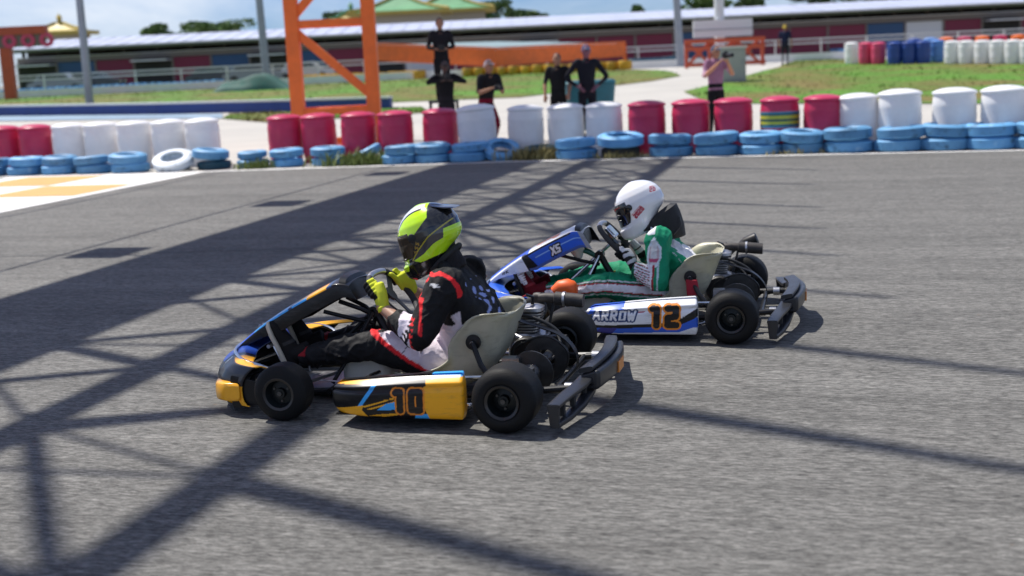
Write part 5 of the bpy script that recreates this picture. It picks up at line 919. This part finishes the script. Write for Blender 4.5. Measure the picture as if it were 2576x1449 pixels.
def driver(pose, label, cfg):
    x, y, yaw = pose; parts = []; names = []
    def ad(n, mb): parts.append(mb); names.append(n)
    ad('torso', torso(cfg['torso']))
    for s, nm in ((1, 'L'), (-1, 'R')):
        sh, el, wr = (V3(q) for q in cfg['arm' + nm]); ad('upper' + nm, limb([sh + V3((-.02, -s*.05, .0)), sh, sh.lerp(el, .5), el, el.lerp(wr, .12)], tuple(q * cfg.get('arm', 1) for q in (.082, .086, .074, .066, .060)))); ad('fore' + nm, limb([el.lerp(sh, .06), el.lerp(wr, .35), el.lerp(wr, .70 if cfg.get('bare') else .94)], (.066, .060, .044)))
        hp, kn, an = (V3(q) for q in cfg['leg' + nm]); ad('thigh' + nm, limb([hp, hp.lerp(kn, .5), kn], (.086, .092, .074))); ad('shin' + nm, limb([kn.lerp(hp, .05), kn.lerp(an, .4), an], (.073, .068, .046)))
    nk = cfg['neck']; ad('neck', MB().tube(nk, (.066, .060, .062), 18, sm=4))
    me, co, ix = fuse(parts, .0065, 'person', 5); nm = np.array(names)[ix]; no = vno(me); amp = np.where(np.char.startswith(nm, 'torso'), .0065, .0085); co2 = wrinkle(co, no, 1.0) - co; apply_co(me, co + co2 * amp[:, None])
    vcol(me, cfg['paint'](co, nm, no)); o_ = put('person', me, 'suit', None, smooth=70, loc=(x, y, .0125), rot=(0, 0, math.pi - yaw)); tag(o_, label, 'person', 'kart drivers')
    helmet(*cfg['helmet'], o_, cfg['hcfg'])
    for s, n_ in ((1, 'L'), (-1, 'R')):
        wr = V3(cfg['arm' + n_][2]); el = V3(cfg['arm' + n_][1]); glove(s, cfg['grip' + n_], wr, cfg['gcol'], None, o_)
        if cfg.get('bare'): put('wrist', MB().tube([wr.lerp(el, .45), wr.lerp(el, .1), wr.lerp(el, -.10)], (.033, .028, .026), 14), 'skin', o_)
        an, to, hl = cfg['shoe' + n_]; shoe(an, to, hl, cfg['shoecol'], o_, cfg['solecol'], cfg.get('shoetext'))
    return o_
# ---- driver of kart 10
def paint10(co, nm, no):
    K_, W_, R_, LB = np.array((.007, .007, .008)), (.78, .70, .77), (.75, .02, .025), (.26, .32, .60)
    c = np.tile(K_, (len(co), 1)); x, y, z = co.T
    el = np.array((.485, .285, .325)); fore = np.char.startswith(nm, 'fore'); c[fore] = W_
    for s, n_ in ((1, 'L'), (-1, 'R')):
        f = nm == 'fore' + n_; t = (x - .49) / .2; c[f & (t > .42)] = K_; c[f & (t < .12)] = R_; c[f & (t < .02)] = K_
    # upper arm: black with the red shoulder piping
    for s in (1, -1):
        up = (nm == ('upperL' if s > 0 else 'upperR')) | ((nm == 'torso') & (y * s > .10) & (z > .45)); d = np.sqrt((x - .395) ** 2 + (z - .515) ** 2); c[up & (np.abs(d - .088) < .0075) & (y * s > .13) & (z > .49) & (no[:, 1] * s > .15)] = R_
        c[(nm == ('upperL' if s > 0 else 'upperR')) & (np.abs((x - .462) + (z - .44) * -.05) < .008) & (z < .50) & (z > .34)] = R_
        lg = in_poly(np.stack([x, z], 1), [(.430, .556), (.412, .564), (.398, .560), (.385, .564), (.388, .555), (.370, .550), (.392, .548), (.405, .544), (.410, .551)]); c[(y * s > .15) & lg & (nm == ('upperL' if s > 0 else 'upperR'))] = (.6, .6, .6)
    # white flank and hip with the red edge across the thigh
    q = (z - .355) - (x - .767) * (.355 - .204) / (.767 - .571); th = np.char.startswith(nm, 'thigh') | (nm == 'torso')
    hipw = th & (q > 0) & (np.abs(y) > .03) & (z < .42 - (x - .30) * .25) & (z < .36); c[hipw] = W_; c[th & (np.abs(q) < .012) & (x < .80) & (np.abs(y) > .02)] = R_
    wp = in_poly(np.stack([x, z], 1), [(.315, .425), (.50, .325), (.66, .25), (.62, .10), (.33, .10), (.31, .37)]); c[(nm == 'torso') & wp & (np.abs(y) > .08)] = W_
    sh = np.char.startswith(nm, 'shin'); c[sh & (x > 1.09) & (z > .20)] = (.30, .01, .015)
    # pale print down the back
    bk = (nm == 'torso') & (no[:, 0] < -.3) & (z > .30) & (z < .54); n1 = np.sin(x * 90 + 3 * np.sin(z * 60 + y * 30)) + np.sin(y * 70 + 4 * np.sin(z * 47)) + .6 * np.sin(z * 120 + y * 60); c[bk & (n1 > .75) & (np.abs(y - .02) < .10)] = LB; c[(nm == 'torso') & (no[:, 0] < 0) & (z > .615) & (np.abs(y) < .04) & (n1 > -.5)] = LB
    c[nm == 'neck'] = (.012, .010, .011)
    pr = (np.abs(z - .262 - .03 * np.sin(x * 60)) < .010) & (np.sin(x * 330 + z * 200) > .2) & (x > .50) & (x < .60); c[pr & (y > .1) & th] = (.06, .06, .07)
    return c
def hp10(co):
    N_, B_, G_ = np.array((.56, .90, .012)), (.010, .010, .011), (.05, .05, .052); c = np.tile(np.array(B_), (len(co), 1)); x, y, z = co.T; a = np.abs(y); P = np.stack([x, z], 1)
    pg = lambda poly, col, lim=0: c.__setitem__(in_poly(P, poly) & (a >= lim), col)
    pg([(.25, .03), (.115, .045), (.075, .03), (.06, .004), (-.057, .077), (-.075, .20), (.25, .20)], N_)
    pg([(-.16, .028), (-.036, -.008), (.049, -.056), (.0875, -.085), (.0237, -.077), (-.043, -.048), (-.096, -.039), (-.111, 0)], G_)
    pg([(-.111, .0), (-.096, -.039), (-.043, -.048), (.0235, -.077), (.0837, -.089), (.05, -.108), (-.06, -.105), (-.13, -.085), (-.25, -.065), (-.25, .0)], N_)
    pg([(.099, -.027), (.25, -.05), (.25, -.125), (.136, -.128), (.1164, -.095)], N_)
    d = np.minimum(seg_d(P, (-.16, .028), (-.036, -.008)), np.minimum(seg_d(P, (-.036, -.008), (.049, -.056)), seg_d(P, (.049, -.056), (.0875, -.085)))); c[(d < .0030) & (a > .04)] = (.42, .36, .02)
    ux = np.array((-.62, .78)); Q = np.stack([(P - np.array((.078, -.070))) @ ux, (P - np.array((.078, -.070))) @ np.array((-.78, -.62))], 1); c[(Q[:, 0] > .012) & (Q[:, 0] < .075) & (Q[:, 1] > -.002) & (Q[:, 1] < .018) & (np.sin(Q[:, 0] * 300 + np.sin(Q[:, 1] * 500)) > .15) & (a > .06)] = (.30, .19, .02)
    c[(a > .022) & (a < .062) & (z > .062) & (x > -.05)] = (.72, .74, .76); c[(a >= .062) & (a < .072) & (z > .055) & (x > -.06)] = B_; c[(x > .10) & (a < .05) & (z > .042) & (z < .075)] = B_
    return c
def gc10(co, ix, wr, ax, T, out, c0):
    c = np.tile(np.array((.62, .66, .045)), (len(co), 1)); d = (co - np.array(c0)) @ np.array(WN); c[(ix < 4) & (d < .010)] = (.015, .015, .014); return c
driver(K10P, 'driver in black and white suit with neon yellow helmet, leaning over number 10 kart', dict(
    torso=[(.35, .085, .12, .085, 0), (.345, .12, .155, .105, 0), (.340, .20, .165, .125, .1), (.325, .30, .176, .140, .2), (.312, .40, .198, .147, .3), (.330, .49, .208, .130, .45), (.362, .56, .180, .10, .6), (.385, .602, .128, .08, .7), (.408, .635, .075, .055, .8)],
    armL=((.385, .185, .535), (.485, .285, .325), (.682, .185, .432)), armR=((.385, -.185, .535), (.485, -.285, .335), (.672, -.185, .445)), legL=((.37, .085, .150), (.765, .185, .265), (1.125, .135, .185)), legR=((.37, -.085, .150), (.77, -.185, .265), (1.15, -.11, .19)),
    neck=[(.39, 0, .58), (.415, 0, .635), (.45, 0, .69)], paint=paint10, helmet=((.505, 0, .750), .36), hcfg=dict(paint=hp10, visor='visor_amber', sc=.97, va=1.28, vz=-.070, vt=.042, eyex=.085, pivot='pad_black'), gripL=1.22, gripR=-1.26, gcol=gc10, bare=True,
    shoeL=((1.135, .135, .21), (1.285, .150, .360), (1.200, .145, .145)), shoeR=((1.145, -.07, .22), (1.285, -.04, .375), (1.215, -.055, .150)), shoecol=(.014, .013, .013), solecol=(.42, .37, .29)))
# spoiler fin on the neon helmet
hl10 = [o for o in bpy.data.objects if o.name.startswith('helmet')][0]
put('fin', MB().loft([((-.05, 0, .128), (0, .045, 0), (.006, 0, .008)), ((-.09, 0, .112), (0, .062, 0), (.008, 0, .010)), ((-.14, 0, .086), (0, .066, 0), (.008, 0, .010)), ((-.178, 0, .072), (0, .058, 0), (.003, 0, .004))], 18, p=3), 'visor', hl10)
# ---- driver of kart 12
def paint12(co, nm, no):
    G, W_, R_, DG = np.array((.004, .24, .115)), (.80, .80, .83), (.36, .015, .03), (.003, .11, .06); c = np.tile(G, (len(co), 1)); x, y, z = co.T; a = np.abs(y)
    # torso: white back and chest, green flanks
    t_ = nm == 'torso'; c[t_ & (no[:, 0] < -.30) & (a < .16) & (z > .25)] = W_; c[t_ & (no[:, 0] > .5) & (a < .12) & (z > .22)] = W_; c[t_ & (np.abs(no[:, 0] + .30) < .04) & (z > .25)] = (.5, .6, .65)
    P3 = np.stack([-y, z], 1); d = text_d(np.stack([y, z], 1), 'DVI', (-.03, .478), .035, sp=.8); c[t_ & (no[:, 0] < -.35) & (np.abs(z - .468) < .004) & (a < .14)] = (.25, .05, .12); c[t_ & (no[:, 0] < -.35) & (np.abs(z - .522) < .004) & (a < .14)] = (.25, .05, .12); c[t_ & (no[:, 0] < -.3) & (np.sin(y * 130) > .2) & (z > .482) & (z < .508) & (a < .10)] = (.40, .10, .20)
    d = text_d(np.stack([-x, z], 1), 'AT', (-.545, .40), .035, sp=.7); c[t_ & (no[:, 0] > .45) & (np.abs(z - .42) < .012) & (np.sin(y * 120) > 0)] = (.15, .03, .06)
    for s, n_ in ((1, 'L'), (-1, 'R')):
        u = (nm == 'upper' + n_); f = nm == 'fore' + n_; out = (y * s - .20)
        P = np.stack([x, z], 1); leafd = in_poly(P, [(.447, .505), (.475, .46), (.48, .41), (.475, .36), (.44, .36), (.415, .41), (.418, .46)]); leaf_o = in_poly(P, [(.447, .522), (.485, .465), (.492, .41), (.487, .355), (.43, .355), (.403, .41), (.405, .465)]); k = (no[:, 1] * s > .1); c[u & leaf_o & k] = (.62, .70, .74); c[u & leafd & k] = (.50, .40, .42); d_ = np.abs(x - .448); c[u & leafd & k & (d_ < .018)] = (.6, .62, .62); c[u & leafd & k & (np.abs(z - .395) < .010)] = (.45, .08, .16)
        wsl = (u | f) & (z < .37) & (no[:, 1] * s > -.2) & (x > .440 + .08 * (.37 - z)); c[wsl] = W_; edge = (u | f) & (z < .37) & (np.abs(x - (.446 + .08 * (.37 - z))) < .006); c[edge] = R_; e2 = (u | f) & (z < .40) & (np.abs(x - (.420 + .06 * (.37 - z))) < .005); c[e2] = (.5, .65, .68)
        st_ = f & (x > .47) & (np.sin((z - x * .25) * 420) > .72); c[st_] = R_; c[f & (x > .47) & (np.sin((z - x * .25) * 420 + 1.7) > .75)] = DG; c[f & (x > .565)] = DG
        sh_ = (t_ | u) & (z > .53) & (x > .44); c[sh_] = W_
    # thighs and shins: white band between green and red lines
    for s, n_ in ((1, 'L'), (-1, 'R')):
        lg = (nm == 'thigh' + n_) | (nm == 'shin' + n_); top = np.interp(x, [.4, .70, .80, 1.15], [.225, .262, .258, .205]); q = (z - top); k = no[:, 1] * s > -.15; c[lg & k & (q < -.006) & (q > -.052)] = W_
        for off, col in ((.010, (.6, .65, .65)), (.002, DG), (-.004, R_), (-.052, R_), (-.060, DG), (-.068, (.6, .62, .62))): c[lg & k & (np.abs(q - off) < .0036)] = col
        c[lg & k & (q < -.078) & (q > -.10)] = DG
    c[nm == 'neck'] = (.01, .01, .01); return c
def hp12(co):
    c = np.tile(np.array((.80, .80, .81)), (len(co), 1)); x, y, z = co.T
    for s in (1, -1):
        P = np.stack([-x * 1, z], 1); ang = .42; Rm = np.array([[math.cos(ang), math.sin(ang)], [-math.sin(ang), math.cos(ang)]]); Q = (P - np.array((-.034, -.066))) @ Rm.T; d = text_d(Q, '2020', (0, 0), .027, sp=.78); k = (y * s > .05); c[k & (d < .17)] = (.42, .03, .06); c[k & (np.abs(Q[:, 1] - .034) < .0022) & (Q[:, 0] > -.003) & (Q[:, 0] < .080)] = (.5, .08, .1)
        Q = (P - np.array((.108, .045))) @ np.array([[math.cos(.25), -math.sin(.25)], [math.sin(.25), math.cos(.25)]]).T; d = text_d(Q, '20', (0, 0), .024, sp=.78); c[k & (d < .13)] = (.45, .04, .07); c[k & (np.abs(Q[:, 1] - .03) < .0025) & (Q[:, 0] > 0) & (Q[:, 0] < .04)] = (.5, .08, .1)
        Q = np.stack([x, z], 1); c[in_poly(Q, [(.112, .078), (.128, .060), (.122, .085), (.106, .098)]) & (y * s > .03) & (y * s < .09)] = (.25, .25, .25)
    return c
def omp(c, al, hg):
    d = text_d(np.stack([-al, hg], 1), 'OMP', (-.175, .012), .034, sp=.8); c[d < .15] = (.75, .75, .75); return c
def gc12(co, ix, wr, ax, T, out, c0):
    c = np.tile(np.array((.60, .60, .63)), (len(co), 1)); d = (co - np.array(c0)) @ np.array(WN); c[(ix < 4) & (d < .015)] = (.012, .012, .012); e = (co - np.array(wr)) @ np.array(ax); c[(e < .022)] = (.012, .012, .012); c[(np.abs(e - .052) < .004)] = (.02, .02, .02); c[ix == 5] = (.02, .02, .02); return c
d12 = driver(K12P, 'driver in green and white suit with plain white helmet on number 12 kart', dict(
    torso=[(.37, .085, .12, .085, 0), (.360, .12, .155, .105, 0), (.350, .20, .165, .125, .15), (.335, .29, .178, .145, .30), (.338, .375, .205, .158, .42), (.375, .45, .212, .140, .58), (.435, .51, .16, .085, .8), (.465, .545, .09, .06, .9), (.48, .56, .05, .04, .9)],
    armL=((.435, .185, .490), (.425, .280, .268), (.572, .180, .340)), armR=((.435, -.185, .490), (.43, -.275, .275), (.575, -.175, .355)), legL=((.40, .085, .145), (.735, .185, .242), (1.10, .125, .185)), legR=((.40, -.085, .145), (.74, -.185, .25), (1.14, -.11, .19)),
    neck=[(.455, 0, .52), (.49, 0, .565), (.52, 0, .61)], paint=paint12, helmet=((.560, 0, .676), .42), hcfg=dict(paint=hp12, visor='visor', sc=.925, va=1.30, vz=-.078, vt=.056, eyex=.085, pivot='visor'), gripL=2.12, gripR=-1.98, gcol=gc12, bare=False,
    shoeL=((1.13, .125, .20), (1.285, .115, .315), (1.215, .12, .13)), shoeR=((1.16, -.11, .205), (1.30, -.09, .32), (1.245, -.10, .13)), arm=.88, shoecol=(.13, .008, .014), solecol=(.02, .02, .02), shoetext=lambda c, al, hg: omp(c, al, hg)))
put('neck_brace', MB().loft([((.402, 0, .475), (0, .10, 0), (.105, 0, -.02)), ((.405, 0, .49), (0, .112, 0), (.106, 0, -.015)), ((.410, 0, .53), (0, .114, 0), (.106, 0, -.025)), ((.424, 0, .585), (0, .110, 0), (.098, 0, -.045)), ((.432, 0, .622), (0, .105, 0), (.085, 0, -.055)), ((.440, 0, .635), (0, .07, 0), (.06, 0, -.045))], 34, p=2.5), 'pad_black', d12)
put('brace_seam', MB().tube([(.35, .115, .515), (.315, .085, .56), (.325, .06, .61)], .003, 6, sm=4), 'plastic_grey', d12)
hl12 = [o for o in bpy.data.objects if o.name.startswith('helmet') and o.parent == d12][0]
mat('visor_red', (.40, .03, .025), .2); vb = hl12
put('visor_strip', MB().grid(lambda u, v: ((.163) * np.cos((v - .5) * 1.75) * (1 + .0 * u) - .004, .128 * np.sin((v - .5) * 1.75), .022 + .018 * u), 6, 40), 'visor_red', hl12)

# ------------------------------------------------------------------ people behind the barrier
def bystander(x, y, z0, face, label, cfg):
    """face: heading in radians (0 looks towards the track, -y). Joints are given in a frame with -y forward."""
    h = cfg.get('h', 1.7) / 1.7; lean = cfg.get('lean', 0); parts = []; cols = []
    def ad(c, mb): parts.append(mb); cols.append(c)
    L = lambda q: V3(q)
    sx = .175; zs_ = 1.39; hipz = .88 - cfg.get('drop', 0); ly = -lean
    ad(cfg['top'], MB().loft([((0, 0, hipz), (.155, 0, 0), (0, .105, 0)), ((0, ly*.2, hipz + .16), (.15, 0, 0), (0, .105, 0)), ((0, ly*.55, hipz + .33), (.175, 0, 0), (0, .115, 0)), ((0, ly*.9, hipz + .46), (.185, 0, 0), (0, .10, 0)), ((0, ly, hipz + .525), (.13, 0, 0), (0, .075, 0)), ((0, ly, hipz + .55), (.06, 0, 0), (0, .05, 0))], 20))
    ad(cfg['legs'], MB().loft([((0, .01, hipz - .14), (.15, 0, 0), (0, .10, 0)), ((0, 0, hipz - .02), (.158, 0, 0), (0, .11, 0)), ((0, 0, hipz + .05), (.15, 0, 0), (0, .10, 0))], 18))
    for s in (-1, 1):
        hp, kn, an = V3((s*.085, 0, hipz - .04)), V3(cfg['knee'][s > 0]), V3(cfg['ankle'][s > 0]); ad(cfg['legs'], limb([hp, hp.lerp(kn, .5), kn], (.092, .08, .062), 12)); ad(cfg['shin'] if 'shin' in cfg else cfg['legs'], limb([kn, kn.lerp(an, .4), an], (.06, .056, .042), 12)); ad((.02, .02, .02), MB().loft([(an + V3((0, .05, -.045)), V3((.035, 0, 0)), V3((0, 0, .03))), (an + V3((0, -.06, -.04)), V3((.042, 0, 0)), V3((0, 0, .038))), (an + V3((0, -.16, -.055)), V3((.038, 0, 0)), V3((0, 0, .02)))], 12))
        sh = V3((s*sx, ly, hipz + .50)); el, wr = V3(cfg['elbow'][s > 0]), V3(cfg['hand'][s > 0]); ad(cfg['top'], limb([V3((s*.10, ly, hipz + .49)), sh, sh.lerp(el, .55)], (.06, .062, .055), 12)); ad(cfg['sleeve'], limb([sh.lerp(el, .5), el], (.050, .044), 12)); ad(cfg['fore'], limb([el, el.lerp(wr, .5), wr], (.043, .038, .028), 12)); d = (wr - el).normalized(); sd_ = d.cross(V3((0, 0, 1))); sd_ = sd_.normalized() if sd_.length > .01 else V3((1, 0, 0))
        ad(cfg['skin'], MB().loft([(wr, sd_*.026, d.cross(sd_)*.02), (wr + d*.06, sd_*.04, d.cross(sd_)*.018), (wr + d*.09, sd_*.036, d.cross(sd_)*.014)], 12))
        for k_ in range(4): ad(cfg['skin'], MB().tube([wr + d*.085 + sd_*(.028 - .019*k_), wr + d*.125 + sd_*(.03 - .02*k_) - V3((0, 0, .008)), wr + d*(.16 - .012*abs(k_ - 1.3)) + sd_*(.03 - .02*k_) - V3((0, 0, .024))], (.010, .010, .008), 8))
        ad(cfg['skin'], MB().tube([wr + d*.03 + sd_*.03*s, wr + d*.07 + sd_*.055*s, wr + d*.10 + sd_*.055*s], (.012, .011, .009), 8))
    hc = V3((0, ly - .03 - cfg.get('nod', 0), hipz + .70)); ad(cfg['skin'], MB().tube([(0, ly, hipz + .52), (0, ly - .01, hipz + .60), hc - V3((0, 0, .04))], (.058, .052, .05), 14)); ad(cfg['skin'], MB().ball(hc, (.076, .095, .115), 18)); ad(cfg['skin'], MB().ball(hc + V3((0, -.03, -.06)), (.055, .06, .06), 14)); ad(cfg['skin'], MB().loft([(hc + V3((0, -.09, .01)), V3((.012, 0, 0)), V3((0, .006, .01))), (hc + V3((0, -.108, -.025)), V3((.017, 0, 0)), V3((0, .01, .012)))], 8))
    for s in (-1, 1): ad(cfg['skin'], MB().ball(hc + V3((s*.078, .0, -.005)), (.014, .022, .032), 8))
    me, co, ix = fuse(parts, .012, 'person', 3); c = np.array(cols)[ix].astype(float); hv = np.array(hc)
    for s in (-1, 1): e = np.linalg.norm((co - (hv + np.array((s*.03, -.088, .012)))) * np.array((1, 1, 1.6)), axis=1); c[e < .016] = (.03, .025, .02)
    mo = np.abs(co[:, 2] - (hv[2] - .065)) < .007; c[mo & (np.abs(co[:, 0]) < .025) & (co[:, 1] < hv[1] - .05)] = (.25, .08, .07); vcol(me, c); o_ = put('person', me, 'cloth', None, smooth=70, loc=(x, y, z0), rot=(0, 0, face)); o_.scale = (h, h, h); tag(o_, label, 'person', 'people behind the barrier')
    hr = MB().grid(lambda u, v: (.086 * np.sin(u * 1.75) * np.cos(v * 6.2832) + hc.x, .104 * np.sin(u * 1.75) * np.sin(v * 6.2832) + hc.y + .010 + .02 * u, hc.z + .122 * np.cos(u * 1.75) + .0), 14, 22); 
    if cfg.get('cap'): 
        put('cap', hr, mat('cap_' + cfg['cap'][0], cfg['cap'][1], .8), o_); put('cap_peak', MB().loft([(hc + V3((0, -.075, .045)), V3((.065, 0, 0)), V3((0, 0, .008))), (hc + V3((0, -.165, .03)), V3((.045, 0, 0)), V3((0, 0, .005)))], 14), MATS['cap_' + cfg['cap'][0]], o_)
    else: put('hair', hr, 'hair', o_)
    return o_, hc
STL = dict(knee=((-.10, -.01, .48), (.10, -.01, .48)), ankle=((-.11, .02, .09), (.11, .02, .09)))
BK, SK = (.012, .012, .014), (.36, .20, .13)
mat('camera_black', (.012, .012, .013), .45)
def held_camera(o_, p, d=(0, -1, 0), lens=.14):
    p = V3(p); d = V3(d); c_ = put('camera_body', MB().box((-.07, -.035, -.05), (.07, .035, .05)), 'camera_black', None, smooth=0); c_.parent = o_; c_.location = p; put('lens', MB().lathe([(0, 0), (.036, 0), (.04, -lens), (.033, -lens), (.03, -lens + .01), (0, -lens + .01)], (0, -.035, 0), 'Y', 20), 'camera_black', c_); return c_
def cam_thing(host, p, label, lens=.14):
    hw_ = host.matrix_basis @ V3(p); t = empty('photo_camera', hw_, host.rotation_euler[2]); s = host.scale[0]; t.scale = (s, s, s); tag(t, label, 'camera'); bevel(put('body', MB().box((-.07, -.035, -.05), (.07, .035, .05)), 'camera_black', t, smooth=0), .01); put('lens', MB().lathe([(0, -.036), (.036, -.036), (.04, -.036 - lens), (.033, -.036 - lens), (.03, -.026 - lens), (0, -.026 - lens)], (0, 0, 0), 'Y', 20), 'camera_black', t); put('viewfinder', MB().box((-.025, -.03, .05), (.025, .03, .075)), 'camera_black', t, smooth=0)
# tall one on a step stool, arms bent
Ys = 26.0; px_ = at(1108, 100, Ys); stool = empty('step_stool', (px_.x, Ys, .008)); tag(stool, 'black step stool that the tallest person in black stands on', 'stool')
put('top_step', MB().box((-.30, -.2, .78), (.30, .2, .82)), 'plastic_black', stool, smooth=0)
for sx_ in (-.27, .27):
    for sy_ in (-.17, .17): put('leg', MB().beam((sx_*1.1, sy_*1.2, 0), (sx_, sy_, .78), .04, .04, (0, 1, 0)), 'plastic_black', stool, smooth=0)
o_, hc = bystander(px_.x, Ys, .828, .1, 'person in black standing high above the others on a stool', dict(STL, h=1.66, top=(.016, .015, .018), legs=BK, sleeve=(.016, .015, .018), fore=BK, skin=SK, elbow=((-.27, -.04, 1.10), (.26, -.04, 1.10)), hand=((-.12, -.24, 1.06), (.10, -.24, 1.06))))
cam_thing(o_, (-.01, -.36, 1.08), 'black camera held at the chest by the person on the stool', .10)
p2 = at(1120, 200, 24.3); o_, hc = bystander(p2.x, 24.3, .008, .15, 'person in black with elbows spread wide in front of the one on the stool', dict(STL, h=1.62, top=BK, legs=(.02, .018, .022), shin=(.30, .28, .36), sleeve=BK, fore=BK, skin=(.10, .07, .06), elbow=((-.38, -.08, 1.27), (.40, -.08, 1.26)), hand=((-.10, -.22, 1.30), (.11, -.22, 1.30)), nod=.03, cap=('black', (.015, .015, .018))))
cam_thing(o_, (.0, -.30, 1.38), 'black camera held up by the person with spread elbows', .12)
p3 = at(1222, 200, 22.9); o_, hc = bystander(p3.x - .02, 22.9, .008, .5, 'person with grey cap, black top and dark red trousers leaning forwards', dict(h=1.64, lean=.16, drop=.05, top=BK, legs=(.16, .004, .022), sleeve=BK, fore=SK, skin=SK, knee=((-.06, -.10, .47), (.20, -.06, .47)), ankle=((.05, .03, .09), (.16, .08, .09)), elbow=((-.26, -.22, 1.05), (.24, -.24, 1.05)), hand=((-.10, -.40, 1.12), (.08, -.40, 1.12)), cap=('grey', (.42, .36, .36))))
cam_thing(o_, (-.01, -.52, 1.13), 'small black camera in the hands of the person in red trousers', .08)
p4 = at(1403, 200, 25.2); bystander(p4.x, 25.2, .008, -.2, 'person in black shirt and trousers with bare forearm and white sleeve stripe', dict(STL, h=1.66, top=BK, legs=(.008, .008, .010), sleeve=(.02, .02, .03), fore=SK, skin=SK, elbow=((-.27, .02, 1.10), (.25, .02, 1.10)), hand=((-.25, -.12, .88), (.24, -.14, .90))))
p5 = at(1476, 200, 25.0); bystander(p5.x, 25.0, .008, .15, 'person in dark navy shirt and blue cap with hands on hips', dict(STL, h=1.80, top=(.010, .011, .018), legs=(.008, .008, .014), sleeve=(.010, .011, .018), fore=(.012, .012, .018), skin=(.22, .10, .13), elbow=((-.40, .05, 1.10), (.40, .05, 1.10)), hand=((-.20, -.06, .95), (.20, -.06, .95)), cap=('blue', (.02, .06, .14))))
mat('bin_teal', (.02, .14, .18), .5, var=.15)
p6 = at(1478, 240, 26.2); t = empty('wheeled_bin', (p6.x + .05, 26.2, .008)); tag(t, 'teal plastic bin behind the person with hands on hips', 'bin'); bevel(put('body', MB().loft([((0, 0, .08), (.42, 0, 0), (0, .26, 0)), ((0, 0, 1.02), (.52, 0, 0), (0, .32, 0))], 24, p=6), 'bin_teal', t), .01); bevel(put('lid', MB().loft([((0, 0, 1.023), (.54, 0, 0), (0, .34, 0)), ((0, 0, 1.09), (.50, 0, 0), (0, .30, 0))], 24, p=6), 'bin_teal', t), .01)
for sx_ in (-.35, .35): put('wheel', MB().lathe([(0, -.03), (.09, -.03), (.1, 0), (.09, .03), (0, .03)], (sx_, .2, .10), 'X', 18), 'rubber_old', t)
p7 = at(1800, 200, 23.6); o_, hc = bystander(p7.x, 23.6, .008, .35, 'photographer in pink striped shirt and black trousers aiming a camera', dict(STL, h=1.66, top=(.30, .15, .23), legs=(.008, .008, .010), sleeve=(.55, .35, .48), fore=(.50, .25, .15), skin=(.40, .22, .14), elbow=((-.30, -.10, 1.12), (.30, -.12, 1.14)), hand=((-.08, -.26, 1.36), (.10, -.30, 1.36)), cap=('denim', (.05, .07, .12))))
cam_thing(o_, (.02, -.36, 1.50), 'black camera with long lens aimed by the photographer in pink', .2)
p8 = gnd(1975, 166); bystander(p8.x, p8.y, p8.z + .02, 2.8, 'distant person in dark clothes with yellow hat walking on the far paving', dict(STL, h=1.72, top=(.015, .02, .05), legs=(.02, .02, .025), shin=(.25, .24, .25), sleeve=(.015, .02, .05), fore=SK, skin=SK, elbow=((-.26, .0, 1.12), (.26, .0, 1.12)), hand=((-.26, -.1, .90), (.26, -.1, .90)), cap=('yellow', (.5, .35, .03))))
